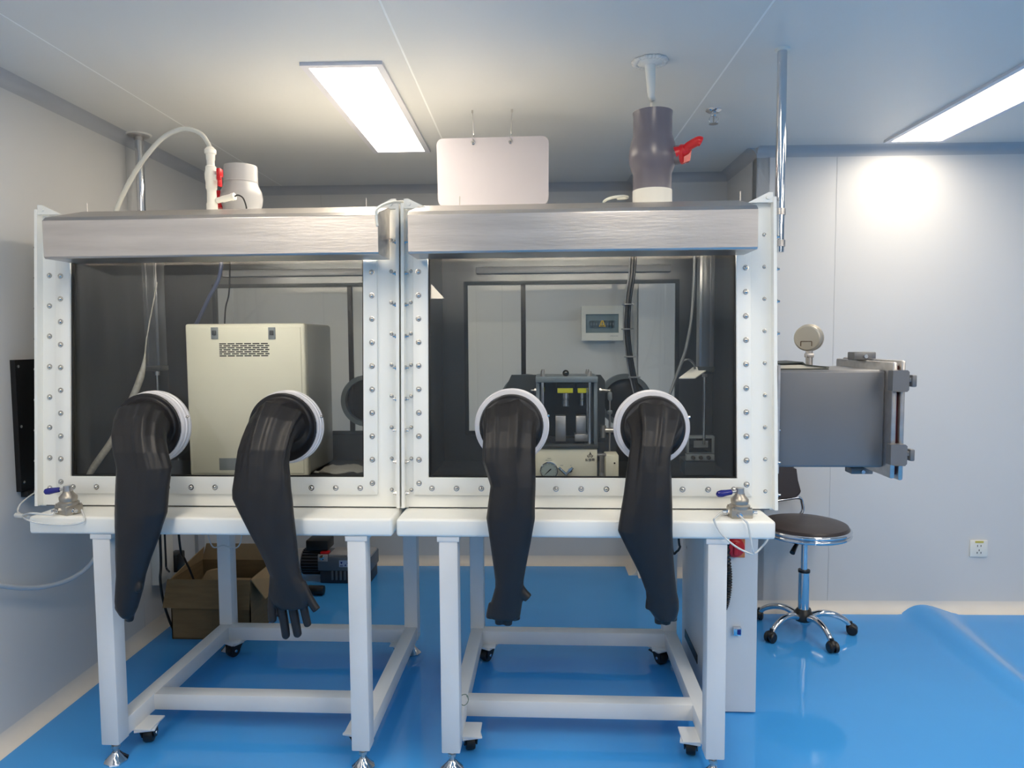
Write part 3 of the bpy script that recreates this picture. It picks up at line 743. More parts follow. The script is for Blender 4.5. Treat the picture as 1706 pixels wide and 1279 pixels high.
# folder lying on the chamber
fo = at(1335, 610, Y=2.62)
nb = thing('notebook', 'black soft cover notebook lying on the steel chamber', 'notebook', (0.87, 2.62, AZ1))
x0, x1 = .795, .985
pages = MB().prism([(x0, 2.535, AZ1 + .004), (x1 - .006, 2.535, AZ1 + .004), (x1 - .004, 2.535, AZ1 + .008), (.895, 2.535, AZ1 + .017), (x0, 2.535, AZ1 + .016)], (0, .17, 0))
obj('pages', pages, mat('page_block', (216, 214, 202), .7), nb)
obj('cover', MB().prism([(x0, 2.53, AZ1 + .018), (.893, 2.53, AZ1 + .022), (.905, 2.53, AZ1 + .014), (x1, 2.53, AZ1 + .006), (x1 + .002, 2.53, AZ1 + .009), (.906, 2.53, AZ1 + .018), (.895, 2.53, AZ1 + .027), (x0, 2.53, AZ1 + .022)], (0, .18, 0)), COVERBK, nb)
obj('back_cover', MB().box((x0, 2.53, AZ1 + .0002), (x1, 2.71, AZ1 + .004)), COVERBK, nb)

# ================================================================== blank sign hung from the ceiling
sa = to_room(at(787, 184, Z=CH)); sb_ = to_room(at(853, 182, Z=CH)); sy = (sa.y + sb_.y) / 2
wy = rm((sa.x + sb_.x) / 2, sy, 0).y
c00, c10, c11, c01 = at(730, 344, Y=wy), at(914, 340, Y=wy), at(914, 226, Y=wy), at(727, 231, Y=wy)
t = thing('hanging_sign', 'blank white board hung from the ceiling by two hooks', 'sign', (c00 + c10) / 2)
def rr_poly(c00, c10, c11, c01, r, n=5):
    ex = (c10 - c00).normalized(); ez = (c01 - c00).normalized(); out = []
    for c, a0 in ((c00, 180), (c10, 270), (c11, 0), (c01, 90)):
        sx = ex if a0 in (180, 90) else -ex; sz = ez if a0 in (180, 270) else -ez
        o = c + sx * r + sz * r
        for k in range(n + 1):
            a = math.radians(a0 + 90 * k / n); out.append(o + ex * (r * math.cos(a)) + ez * (r * math.sin(a)))
    return out
obj('board', MB().prism(rr_poly(c00, c10, c11, c01, .028), (0, .006, 0)), SIGNW, t)
for px0, px1, pyb in ((787, 788, 238), (853, 850.5, 236.5)):
    top = at(px0, 184, Y=wy); top.z = CH
    eye = at(px1, pyb, Y=wy)
    k = obj('hook', MB().tube([eye + Vector((0, -.006, .001)), eye + Vector((.002, -.004, .012)), eye + Vector((-.004, .003, .020)), eye + Vector((-.001, .003, .030)), eye + Vector((.004, .003, .034)), eye + Vector((.003, .003, .042))], .0022, seg=8), BOLT, t)
    obj('wire', MB().tube([eye + Vector((.003, .003, .040)), top], .0018, seg=8, smooth=0).tube([top + Vector((0, 0, -.012)), top], .004, seg=8, smooth=0), STEEL, t)
    obj('grommet', MB().lathe(eye + Vector((0, -.0002, 0)), (0, -1, 0), [(.004, 0), (.009, 0), (.009, .003), (.004, .004)], seg=16, cap=False), BOLT, t)

# ================================================================== big grey valve and pipe on the right glovebox
vx, vy = at(1087, 262, Y=2.69).x, 2.69
def vz(py): return at(1087, py, Y=vy).z
t = thing('ball_valve', 'large dark grey plastic valve with red handle on right glovebox', 'valve', (vx, vy, BZ1))
obj('pipe_collar', MB().lathe((vx, vy, BZ1), (0, 0, 1), [(.076, 0), (.076, .02), (.073, .022), (.073, vz(318) - BZ1)], seg=40), PVCW, t)
z0 = vz(319)
obj('valve_body', MB().lathe((vx, vy, z0), (0, 0, 1), [(.066, 0), (.0715, .002), (.0715, vz(291) - z0), (.078, vz(283) - z0), (.0865, vz(272) - z0), (.087, vz(258) - z0), (.084, vz(244) - z0), (.076, vz(232) - z0), (.072, vz(226) - z0), (.0715, vz(196) - z0), (.0735, vz(188) - z0), (.066, vz(188) - z0), (.064, vz(200) - z0), (0, vz(202) - z0)], seg=44, cap=False), PVCG, t)
hc = Vector((vx, vy, vz(262)))
obj('stem_hub', MB().cyl(hc + Vector((.06, -.02, 0)), hc + Vector((.102, -.035, 0)), .035, .034, seg=24), PVCG, t)
ha = at(1127, 262, Y=vy - .04); hb_ = at(1168, 236, Y=vy - .08)
hd_ = MB().cyl(hc + Vector((.101, -.034, 0)), hc + Vector((.112, -.04, 0)), .036, .034, seg=24)
hd_.tube([ha + Vector((-.004, 0, .012)), ha + Vector((.03, -.008, .024)), (ha + hb_) / 2 + Vector((0, 0, .012)), hb_ + Vector((-.012, 0, .002)), hb_], lambda q: (.026 - .010 * min(1, q * 2.2) + .004 * max(0, q - .55) - (.006 if q > .97 else 0)), seg=12)
hd_.prism([hc + Vector((.104, -.050, -.034)), hc + Vector((.112, -.050, .02)), hc + Vector((.135, -.055, .02)), hc + Vector((.128, -.055, -.028))], (0, .028, 0))
obj('handle', hd_, REDP, t)

cpx = at(1087, 90, Z=CH)
pp = Vector((cpx.x, 2.63, CH)); pt = Vector((vx, vy, vz(198)))
t = thing('ceiling_pipe', 'thin white pipe from a rough ceiling collar into grey valve', 'pipe', pp)
obj('pipe', MB().tube([pt, pt + Vector((0, -.004, .07)), pp + Vector((.010, .03, -.12)), pp + Vector((.004, .01, -.055)), pp + Vector((0, 0, -.002))], lambda q: .0105 if q < .52 else .0125, seg=16), PVCW, t)
obj('pipe_sleeve', MB().tube([pp + Vector((.0085, .025, -.105)), pp + Vector((.005, .012, -.06)), pp + Vector((0, 0, -.004))], lambda q: .014 + .006 * q, seg=16), PVCW, t)
pm = MB()
for k in range(26):
    a = 2 * PI * k / 26; r = .052 + .006 * random.random()
    pm.sphere(pp + Vector((math.cos(a) * r, math.sin(a) * r, -.004)), .010 + .005 * random.random(), 8, (1, 1, .6))
pm.lathe(pp, (0, 0, -1), [(.052, 0), (.050, .006), (.030, .010), (.016, .016)], seg=24)
obj('plaster_collar', pm, mat('plaster', (228, 226, 222), .8, var=.06, bump=.3, bscale=60), t)

# ================================================================== light grey stub and white valve on the left glovebox
sx, sy_ = at(402, 320, Y=2.86).x, 2.86
def sz(py): return at(402, py, Y=sy_).z
t = thing('pipe_stub', 'light grey open pipe fitting on top of left glovebox', 'pipe fitting', (sx, sy_, BZ1))
z0 = BZ1
obj('fitting_body', MB().lathe((sx, sy_, z0), (0, 0, 1), [(.066, 0), (.070, sz(352) - z0), (.080, sz(342) - z0), (.084, sz(330) - z0), (.080, sz(320) - z0), (.068, sz(309) - z0), (.066, sz(306) - z0), (.066, sz(280) - z0), (.065, sz(277) - z0), (.059, sz(277) - z0), (.058, sz(300) - z0), (0, sz(301) - z0)], seg=44, cap=False), PVCL, t)
obj('seam_band', MB().lathe((sx, sy_, sz(306)), (0, 0, 1), [(.066, 0), (.0672, .001), (.0672, .006), (.066, .007)], seg=44, cap=False), PVCL, t)
obj('fitting_handle', MB().box((sx - .115, sy_ - .05, sz(349)), (sx - .062, sy_ + .03, sz(320)), .006), REDP, t)

wx, wy_ = at(352, 300, Y=2.72).x, 2.72
def wz(py): return at(352, py, Y=wy_).z
t = thing('inlet_valve', 'slim white plastic valve with red tap on left glovebox', 'valve', (wx, wy_, BZ1))
pr = [(.021, BZ1), (.021, wz(340)), (.0185, wz(338)), (.0175, wz(318)), (.0185, wz(316)), (.021, wz(314)), (.021, wz(304)), (.0235, wz(298)), (.024, wz(290)), (.021, wz(284)), (.020, wz(278)), (.015, wz(276)), (.0145, wz(268)), (.0165, wz(266)), (.017, wz(258)), (.022, wz(256)), (.022, wz(250)), (.014, wz(246)), (.0125, wz(245))]
obj('valve_body', MB().lathe((wx, wy_, 0), (0, 0, 1), pr, seg=20), PVCW, t)
obj('valve_boss', MB().cyl((wx + .010, wy_ - .004, wz(297)), (wx + .031, wy_ - .008, wz(297)), .013, seg=16), PVCW, t)
obj('tap', MB().box((wx + .031, wy_ - .022, wz(296)), (wx + .046, wy_ + .008, wz(282)), .003).box((wx + .033, wy_ - .02, wz(312)), (wx + .042, wy_ + .006, wz(298)), .003).box((wx + .034, wy_ - .026, wz(302)), (wx + .05, wy_ - .016, wz(296)), .002), REDP, t)
ba = at(362, 334, Y=wy_); bb = at(391, 327, Y=wy_ - .01)
obj('side_branch', MB().cyl(ba, ba + (bb - ba) * .3, .011, seg=14).cyl(ba + (bb - ba) * .3, ba + (bb - ba) * .85, .0125, seg=14).cyl(ba + (bb - ba) * .85, bb, .015, seg=8), PVCW, t)
obj('sensor_cable', MB().tube([bb, at(397, 325, Y=2.71), at(405, 330, Y=2.71), at(410, 343, Y=2.72), at(411, 352, Y=2.73)], .003, seg=8), BLACKP, t)
hz = [(wx, wy_, wz(247))] + [at(*q, Y=2.74) for q in ((346, 238), (336, 224), (318, 216), (298, 216), (272, 229), (245, 258), (222, 292), (205, 324))]
hz.append(at(194, 350, Y=2.74)); e = at(188, 372, Y=2.74); e.z = BZ1 + .004; hz.append(e)
single('clear_hose', MB().tube(hz, .0092, seg=12), mat('milky_hose', (216, 216, 208), .25, var=.03), 'milky clear hose arching over top of left glovebox', 'hose', hz[-1])

# ================================================================== hand-lever valves on the worktops
def lever_valve(label, c, ang, tubes):
    c = Vector(c)
    t = thing('lever_valve', label, 'valve', c, 'hand lever valves on the worktops')
    M = Matrix.Translation(c) @ Matrix.Rotation(ang, 4, 'Z')
    b = MB().box((-.036, -.030, 0), (.036, .030, .032), .003)
    for x, y in ((-.03, -.024), (.03, -.024), (-.03, .024), (.03, .024)): b.cyl((x, y, .03), (x, y, .036), .004, seg=8)
    obj('valve_base', b.xf(M), GREYALU, t)
    obj('valve_bonnet', MB().lathe((0, 0, .030), (0, 0, 1), [(.034, 0), (.034, .010), (.027, .014), (.029, .022), (.029, .030), (.024, .036), (.017, .044), (.016, .050)], seg=28).xf(M), GREYALU, t)
    k = obj('lever_hub', MB().cyl((0, 0, .078), (0, 0, .098), .015, .014, seg=18).xf(M), STEEL, t)
    L = Matrix.Translation(c) @ Matrix.Rotation(PI + .12, 4, 'Z')
    obj('lever_rod', MB().cyl((.008, 0, .088), (.03, 0, .084), .005, seg=10).xf(L), STEEL, k)
    obj('lever_grip', MB().lathe((.026, 0, .085), (1, 0, -.14), [(.005, 0), (.009, .004), (.010, .02), (.012, .038), (.010, .050), (.004, .055)], seg=14).xf(L), BLUEP, k)
    for (x, y, dx, dy) in ((-.012, -.030, 0, -1), (.036, -.006, 1, 0), (-.036, .004, -1, 0)):
        obj('port_fitting', MB().cyl((x, y, .015), (x + dx * .008, y + dy * .008, .015), .009, seg=6).cyl((x + dx * .007, y + dy * .007, .015), (x + dx * .020, y + dy * .020, .015), .0068, seg=12).xf(M), CHROME, t)
    for name, pts in tubes:
        obj('air_tube', MB().tube(pts, .0033, seg=8), TUBE, t)
    return t
WT = .898
c1 = at(112, 858, Z=WT); c2 = at(1232, 866, Z=WT); c1.y = max(c1.y, 2.362); c2.y = 2.372
c1.x = at(115, 855, Y=c1.y).x; c2.x = at(1232, 860, Y=c2.y).x
A = c1 + Vector((-.02, -.05, .015)); B = c1 + Vector((.055, -.012, .015))
def onw(px, py, z=WT + .004): return at(px, py, Z=z)
fe = at(38, 858, Y=2.44)
lever_valve('grey hand valve with navy lever at left worktop end', c1, -.45, [
    ('a', [A, at(85, 857, Y=2.302), at(60, 855, Y=2.30), at(48, 855, Y=2.31), fe]),
    ('b', [B, at(140, 868, Y=2.302), at(110, 874, Y=2.300), at(70, 872, Y=2.30), at(46, 866, Y=2.30), fe + Vector((0, 0, -.006))]),
    ('c', [fe, at(30, 852, Y=2.46), at(34, 840, Y=2.48), at(50, 826, Y=2.52), at(68, 815, Y=2.58)])])
A = c2 + Vector((-.012, -.05, .015)); B = c2 + Vector((-.056, .004, .015))
lever_valve('grey hand valve with navy lever at right worktop end', c2, .05, [
    ('a', [A, at(1240, 866, Y=2.298), at(1246, 874, Y=2.296), at(1251, 900, Y=2.296), at(1254, 916, Y=2.30), at(1256, 922, Y=2.31)]),
    ('b', [B, at(1192, 862, Y=2.304), at(1190, 868, Y=2.300), at(1201, 888, Y=2.298), at(1220, 906, Y=2.296), at(1240, 918, Y=2.30), at(1256, 922, Y=2.31), at(1268, 912, Y=2.34), at(1279, 898, Y=2.38), at(1284, 880, Y=2.44)])])
single('tube_connector', MB().cyl(at(27, 858, Y=2.45), at(40, 860, Y=2.44), .010, seg=12).cyl(at(38, 860, Y=2.44), at(48, 862, Y=2.42), .008, seg=12), TUBE, 'clear push-in tube connector beside left worktop end', 'connector', at(27, 858, Y=2.45))
def lw(px, py, d=0.0):
    """room point on the left wall at a pixel, d off the wall"""
    dirv = ROOM.inverted().to_3x3() @ (CAM_R @ Vector(((px - CX) / F_PX, -(py - CY) / F_PX, -1.0)))
    k = (XL + d) / dirv.x
    return Vector((XL + d, dirv.y * k, CAM_H + dirv.z * k))
hose = [rm(*lw(px, py, d)) for px, py, d in ((-60, 962, .03), (-20, 971, .03), (0, 975, .03), (40, 979, .03), (80, 976, .04), (120, 963, .06), (150, 940, .09), (168, 910, .12), (176, 885, .14))]
single('clear_hose', MB().tube(hose, .0095, seg=12), mat('wall_hose', (206, 212, 218), .25, var=.03), 'pale clear hose sagging along the left wall', 'hose', hose[0])

# ================================================================== inside the left glovebox: beige instrument
FZ = BZ0 + .02
IX0, IX1, IY0, IY1, IZ1 = -1.546, -1.030, 2.93, 3.285, 1.573
t = thing('beige_instrument', 'tall beige instrument cabinet inside the left glovebox', 'instrument', ((IX0 + IX1) / 2, (IY0 + IY1) / 2, FZ))
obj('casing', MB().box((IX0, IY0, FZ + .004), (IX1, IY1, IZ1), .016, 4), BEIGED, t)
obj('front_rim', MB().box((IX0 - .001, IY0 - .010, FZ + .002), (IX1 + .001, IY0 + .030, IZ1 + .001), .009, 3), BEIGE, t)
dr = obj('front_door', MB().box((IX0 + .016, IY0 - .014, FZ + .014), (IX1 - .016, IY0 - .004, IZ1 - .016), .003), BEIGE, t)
def ip(px, py): return at(px, py, Y=IY0 - .015)
for px in (357.5, 453):
    c = ip(px, 555)
    obj('latch', MB().box((c.x - .015, IY0 - .018, c.z - .025), (c.x + .015, IY0 - .013, c.z + .025), .001), GREYBOX, dr)
    obj('latch_key', MB().box((c.x - .008, IY0 - .024, c.z - .008), (c.x + .008, IY0 - .017, c.z + .012), .002), DARKST, dr)
a, b = ip(365, 571), ip(449, 594)
vg = MB(); rows = 7
for r in range(rows):
    z = a.z + (b.z - a.z) * (r + .5) / rows; n = 6
    for k in range(-1, n + 1):
        w = (b.x - a.x) / n; xs0 = a.x + w * (k + (.5 if r % 2 else 0)); xs1 = xs0 + w - .006
        xs0, xs1 = max(xs0, a.x), min(xs1, b.x)
        if xs1 - xs0 > .006: vg.box((xs0, IY0 - .0146, z - .0026), (xs1, IY0 - .0136, z + .0026))
obj('vent_slots', vg, BLACKP, dr, kind='stuff')
a, b = ip(365, 763), ip(412, 783)
obj('cable_recess', MB().box((a.x, IY0 - .0146, b.z), (b.x, IY0 - .0137, a.z), .0), GREYBOX, dr)
for x in (IX0 + .05, IX1 - .05):
    for y in (IY0 + .04, IY1 - .05): obj('foot', MB().cyl((x, y, FZ), (x, y, FZ + .006), .018, seg=14), BLACKP, t)

# crumpled wipes at the right of the instrument
def wipe(c, sx_, sy2, seed, label):
    bm = bmesh.new(); n = 14; g = []
    for j in range(n):
        row = []
        for i in range(n):
            x = (i / (n - 1) - .5) * sx_; y = (j / (n - 1) - .5) * sy2
            h = .010 + .020 * abs(noise.noise(Vector((x * 16 + seed, y * 16, seed)))) + .010 * noise.noise(Vector((x * 40, y * 40, seed)))
            row.append(bm.verts.new((c[0] + x * (1 + .1 * noise.noise(Vector((y * 20, seed, 0)))), c[1] + y, c[2] + max(.0008, h))))
        g.append(row)
    for j in range(n - 1):
        for i in range(n - 1): bm.faces.new((g[j][i], g[j][i + 1], g[j + 1][i + 1], g[j + 1][i]))
    r = bmesh.ops.solidify(bm, geom=bm.faces[:], thickness=-.0007)
    m = MB(); m.bm.free(); m.bm = bm
    return single('paper_wipe', m, TISSUE, label, 'wipe', c, smooth=60)
wp = at(580, 786, Z=FZ)
wipe((wp.x, wp.y, FZ), .24, .18, 3.3, 'crumpled white paper wipe on glovebox floor right of instrument')

# pneumatic cylinder columns hanging inside both boxes
def actuator(label, cx, cy, ztop, zbot, rod_z, w):
    t = thing('pneumatic_cylinder', label, 'cylinder', (cx, cy, ztop), 'pneumatic cylinders hanging in the gloveboxes')
    e = MB().box((cx - w, cy - w, zbot), (cx + w, cy + w, ztop), .004)
    for s in (-1, 1): e.box((cx + s * w * .55 - .004, cy - w - .004, zbot + .01), (cx + s * w * .55 + .004, cy - w + .002, ztop - .01))
    obj('profile', e, mat('anodised_alu', (150, 152, 156), .35, .9, var=.05), t)
    obj('end_cap', MB().box((cx - w - .003, cy - w - .003, zbot - .014), (cx + w + .003, cy + w + .003, zbot + .010), .003), DARKST, t)
    obj('top_plate', MB().box((cx - w * 2.2, cy - w * 1.6, ztop - .012), (cx + w * 2.2, cy + w * 1.6, ztop), .002), LINER, t)
    obj('piston_rod', MB().cyl((cx, cy, zbot - .012), (cx, cy, rod_z), .006, seg=12), CHROME, t)
    obj('rod_nut', MB().cyl((cx, cy, zbot - .034), (cx, cy, zbot - .018), .011, seg=6), STEEL, t)
    return t
CT = BZ1 - .0215
ac = at(258, 530, Y=2.98)
actuator('aluminium air cylinder hanging left of the beige instrument', ac.x, 2.98, CT, at(258, 612, Y=2.98).z, at(258, 680, Y=2.98).z, .032)
ac2 = at(1175, 530, Y=2.92)
actuator('aluminium air cylinder hanging right of the press', ac2.x, 2.92, CT, at(1175, 614, Y=2.92).z, at(1175, 740, Y=2.92).z, .030)
# thin pull cord and braided hose at left
single('braided_hose', MB().tube([at(262, 470, Y=2.9), at(245, 560, Y=2.86), at(238, 615, Y=2.84), at(220, 665, Y=2.82), at(192, 725, Y=2.78), at(165, 765, Y=2.74), at(146, 792, Y=2.70)], lambda q: .003 if q < .25 else min(.014, .003 + (q - .25) * .09), seg=10), mat('braid', (176, 174, 168), .6, .2, var=.2, scale=60), 'pale braided hose leaning in the left glovebox corner', 'hose', at(146, 792, Y=2.70))
e = at(372, 438, Y=3.0); e.z = CT
single('blue_tube', MB().tube([e, at(366, 458, Y=3.0), at(348, 496, Y=3.05), at(330, 534, Y=3.1), (at(324, 545, Y=3.12).x, 3.12, IZ1 - .002)], .008, seg=10), mat('blue_grey_tube', (88, 98, 130), .3, var=.05), 'blue grey tube running down to the beige instrument', 'tube', e)
single('black_cable', MB().tube([(at(384, 440, Y=3.1).x, 3.1, CT), at(382, 482, Y=3.12), at(376, 512, Y=3.14), (at(374, 540, Y=3.15).x, 3.15, IZ1 - .002)], .0035, seg=8), BLACKP, 'thin black cable hanging behind top of beige instrument', 'cable', at(384, 482, Y=3.1))

# ================================================================== inside the right glovebox: small press
PY = 2.80
def q(px, py, dy=0.0): return at(px, py, Y=PY + dy)
def zat(py, dy=0.0): return q(943, py, dy).z
def xat(px, dy=0.0): return q(px, 680, dy).x
t = thing('tablet_press', 'small beige and grey four-post press inside the right glovebox', 'press', (xat(943), PY + .1, FZ))
bx0, bx1 = xat(889), xat(995)
zb = zat(747)
obj('base_box', MB().box((bx0, PY, FZ), (bx1, PY + .24, zb), .003), BEIGE, t)
obj('base_plate', MB().box((bx0 - .004, PY - .006, zb), (bx1 + .004, PY + .245, zat(741)), .002), DARKST, t)
zp0, zp1 = zat(637), zat(627)
obj('top_plate', MB().box((xat(892.5), PY - .004, zp0), (xat(996), PY + .22, zp1), .003), mat('press_grey', (104, 116, 126), .4, .2, var=.04), t)
for px in (904, 983):
    for dy in (.022, .19):
        x = xat(px) if dy < .1 else xat(px) * 1.0
        k = obj('post', MB().cyl((x, PY + dy, zat(741) - .002), (x, PY + dy, zp1 + .004), .0082, seg=16), CHROME, t)
        obj('post_nut', MB().cyl((x, PY + dy, zp1), (x, PY + dy, zp1 + .012), .011, seg=6).cyl((x, PY + dy, zp1 + .012), (x, PY + dy, zp1 + .020), .007, seg=10), STEEL, k)
obj('knob_stem', MB().cyl((xat(943), PY + .03, zp1), (xat(943), PY + .03, zp1 + .008), .004, seg=8), STEEL, t)
obj('ball_knob', MB().sphere((xat(943), PY + .03, zat(622)), .0135, 18), BLACKG, t)
bh = [q(845, 640, .24), q(852, 624.5, .24), q(1001, 624.5, .24), q(1008, 634, .24), q(1008, 736, .24), q(832, 736, .24), q(832, 664, .24)]
obj('back_housing', MB().prism(bh, (0, .03, 0)), DARKST, t)
obj('side_bracket', MB().box((xat(893), PY + .02, zat(741)), (xat(899), PY + .22, zp0), .002).box((xat(990), PY + .02, zat(741)), (xat(996), PY + .22, zp0), .002), mat('press_grey', (104, 116, 126)), t)
for a, b, d0, d1, zt, zl in ((929, 955, 936.5, 949.7, 656, 678), (963, 978, 966.5, 975.5, 656, 677)):
    k = obj('die_holder', MB().box((xat(a), PY + .03, zat(655.5)), (xat(b), PY + .075, zat(646.5)), .002), YELLOW, t, label='yellow die holder')
    obj('die_mount', MB().box((xat(a - 2), PY + .026, zat(647)), (xat(b + 2), PY + .08, zp0), .001), BLACKP, t)
    cxm = (xat(d0) + xat(d1)) / 2; rr_ = (xat(d1) - xat(d0)) / 2
    obj('upper_die', MB().lathe((cxm, PY + .05, zat(656)), (0, 0, -1), [(rr_, 0), (rr_, .022), (rr_ * .82, .024), (rr_ * .82, .028), (rr_, .03), (rr_, zat(656) - zat(zl))], seg=18), CHROME, t)
obj('lower_block', MB().box((xat(925.5), PY + .03, zat(737)), (xat(943), PY + .075, zat(694)), .002), STEEL, t)
obj('lower_block', MB().box((xat(960), PY + .03, zat(726)), (xat(977), PY + .085, zat(694)), .002).box((xat(958), PY + .026, zat(737)), (xat(980), PY + .09, zat(725)), .002), STEEL, t)
obj('slide_rail', MB().box((xat(915), PY + .04, zat(741)), (xat(975), PY + .12, zat(732)), .002), BLACKP, t)
for px, s in ((893, -1), (1000, 1)):
    obj('stop_screw', MB().cyl((xat(px), PY + .05, zat(651.5)), (xat(px + s * 9), PY + .05, zat(651.5)), .004, seg=10).cyl((xat(px), PY + .05, zat(651.5)), (xat(px + s * 3), PY + .05, zat(651.5)), .009, seg=6), STEEL, t)
# gauge, needle, pipe fitting, logo on the base
gc = q(914.7, 784, -.02)
g = obj('gauge', MB().lathe((gc.x, PY, gc.z), (0, -1, 0), [(.033, 0), (.034, .014), (.036, .016), (.036, .020), (.032, .021), (.031, .018)], seg=36), CHROME, t)
obj('gauge_dial', MB().lathe((gc.x, PY - .0182, gc.z), (0, -1, 0), [(.031, 0), (.031, .0006)], seg=36), GAUGEF, g)
nd = MB().tube([(gc.x + .008, PY - .0195, gc.z + .007), (gc.x - .017, PY - .0195, gc.z - .016)], lambda s: .0028 - .002 * s, seg=6, smooth=0)
obj('needle', nd, BLACKP, g)
tk = MB()
for k in range(11):
    a_ = math.radians(225 - 27 * k)
    tk.tube([(gc.x + math.cos(a_) * .025, PY - .0192, gc.z + math.sin(a_) * .025), (gc.x + math.cos(a_) * .029, PY - .0192, gc.z + math.sin(a_) * .029)], .0006, seg=4, smooth=0)
obj('dial_marks', tk, BLACKP, g)
f0, f1, f2 = q(931, 779, -.012), q(943, 790, -.02), q(954, 779, -.012)
obj('pipe_fitting', MB().cyl(f0, f1, .006, seg=10).cyl(f1, f2, .006, seg=10).cyl(f1, (f1.x, PY + .002, f1.z - .004), .007, seg=10).cyl(f2 + (f1 - f2) * .25, f2 + (f1 - f2) * .55, .009, seg=6), CHROME, t)
lc = q(983, 757.5, -.0012); fz = .9
fl1 = [(.0, .013), (.004, .006), (.0065, -.001), (.004, -.006), (0, -.0075), (-.004, -.006), (-.0062, -.001), (-.002, .005)]
lg = MB().prism([(lc.x + a_, PY - .0012, lc.z + b_) for a_, b_ in fl1], (0, .001, 0))
for s in (-1, 1):
    lg.prism([(lc.x + s * a_, PY - .0012, lc.z + b_) for a_, b_ in ((.0105, .001), (.012, -.004), (.008, -.010), (.001, -.011), (.006, -.0075), (.009, -.003))], (0, .001, 0))
logo = obj('flame_logo', lg, BLACKP, t)
obj('flame_core', MB().prism([(lc.x + a_ * .45, PY - .0018, lc.z - .002 + b_ * .45) for a_, b_ in fl1], (0, .001, 0)), BEIGE, logo)
tp = q(983, 766.2)
text_mesh('科慧司', .0125, BLACKP, 'maker_lettering', t, (tp.x, PY - .0010, tp.z), (PI / 2, 0, 0))
tl = MB()
for k, (pxa, pxb, py) in enumerate(((912, 918, 763.5), (909, 920, 766.5), (933, 938, 775), (950, 952, 775))):
    a_, b_ = q(pxa, py), q(pxb, py); tl.box((a_.x, PY - .001, a_.z - .0009), (b_.x, PY + .0005, a_.z + .0009))
obj('caption_lines', tl, GREYBOX, t)

# fittings right of the press
t = thing('air_regulator', 'thin steel air regulator post right of the press', 'regulator', (xat(1016, .17), PY + .17, FZ))
ax_ = xat(1016, .17)
obj('post', MB().cyl((ax_, PY + .17, FZ), (ax_, PY + .17, zat(648, .17)), .0045, seg=10), STEEL, t)
obj('cup', MB().lathe((ax_, PY + .17, zat(690, .17)), (0, 0, 1), [(.008, 0), (.011, .004), (.011, .014), (.007, .018)], seg=16).lathe((ax_, PY + .17, zat(667, .17)), (0, 0, 1), [(.007, 0), (.010, .006), (.010, .030), (.006, .036)], seg=16), GREYBOX, t)
obj('elbow', MB().cyl((ax_, PY + .17, zat(651, .17)), (ax_ - .035, PY + .17, zat(650, .17)), .006, seg=10).cyl((ax_ - .04, PY + .16, zat(716, .17)), (ax_ + .03, PY + .16, zat(716, .17)), .010, seg=12).cyl((ax_ - .03, PY + .16, zat(728, .17)), (ax_ - .03, PY + .16, zat(708, .17)), .013, seg=12), STEEL, t)
t = thing('clamp_post', 'short grey T-shaped post at the right of the press', 'post', (xat(1003, -.02), PY - .02, FZ))
obj('column', MB().cyl((xat(1003, -.02), PY - .02, FZ), (xat(1003, -.02), PY - .02, zat(757, -.02)), .009, seg=14).lathe((xat(1003, -.02), PY - .02, FZ), (0, 0, 1), [(.016, 0), (.012, .03), (.009, .05)], seg=14), STEEL, t)
obj('cross_head', MB().box((xat(995, -.02), PY - .032, zat(759, -.02)), (xat(1010, -.02), PY - .008, zat(755, -.02)), .002), STEEL, t)
t = thing('terminal_box', 'small beige box on the floor right of the press', 'box', (xat(1020, .08), PY + .08, FZ))
obj('box_body', MB().box((xat(1009, .04), PY + .04, FZ), (xat(1031, .04), PY + .14, zat(758, .04)), .003), BEIGE, t)
obj('box_screw', MB().cyl((xat(1024, .04), PY + .041, zat(771, .04)), (xat(1024, .04), PY + .036, zat(771, .04)), .0035, seg=10), BLACKP, t)
# touch panel console
KY = 2.98
def kz(py): return at(1167, py, Y=KY).z
def kx(px): return at(px, 750, Y=KY).x
t = thing('control_console', 'dark control console with small screen and three knobs', 'console', (kx(1167), KY + .06, FZ))
obj('console_body', MB().box((kx(1141), KY, FZ), (kx(1193), KY + .13, kz(768)), .004), DARKST, t)
obj('knob_panel', MB().box((kx(1143), KY - .006, kz(767)), (kx(1190), KY + .02, kz(756)), .002), GREYBOX, t)
sf = obj('screen_housing', MB().box((kx(1144), KY - .004, kz(755)), (kx(1190), KY + .03, kz(726)), .003), GREYBOX, t)
obj('screen_bezel', MB().box((kx(1147.5), KY - .0055, kz(753)), (kx(1185), KY - .003, kz(730)), .001), BLACKG, sf)
obj('screen', MB().box((kx(1155), KY - .0065, kz(745)), (kx(1179), KY - .005, kz(733.5))), SCREEN, sf)
for px in (1154, 1167, 1180): obj('knob', MB().lathe((kx(px), KY - .006, kz(761.5)), (0, -1, 0), [(.009, 0), (.008, .010), (.005, .012)], seg=14), BLACKP, t)
# tilted white plate modelled in place of a lamp reflection in the glass
t = thing('reflection_plate', 'small tilted white plate standing in for a lamp reflection', 'plate', at(1158, 620, Y=2.88))
P4 = [at(1131, 629, Y=2.84), at(1158, 629, Y=2.84), at(1185, 611, Y=2.91), at(1155, 611, Y=2.91)]
obj('plate', MB().prism(P4, (0, .0006, -.004)), REFLW, t)
obj('reflection_plate_bracket', MB().box((at(1172, 615, Y=2.9).x, 2.888, at(1172, 622, Y=2.9).z), (at(1184, 615, Y=2.9).x, 2.95, at(1172, 613, Y=2.9).z), .002), DARKST, t)
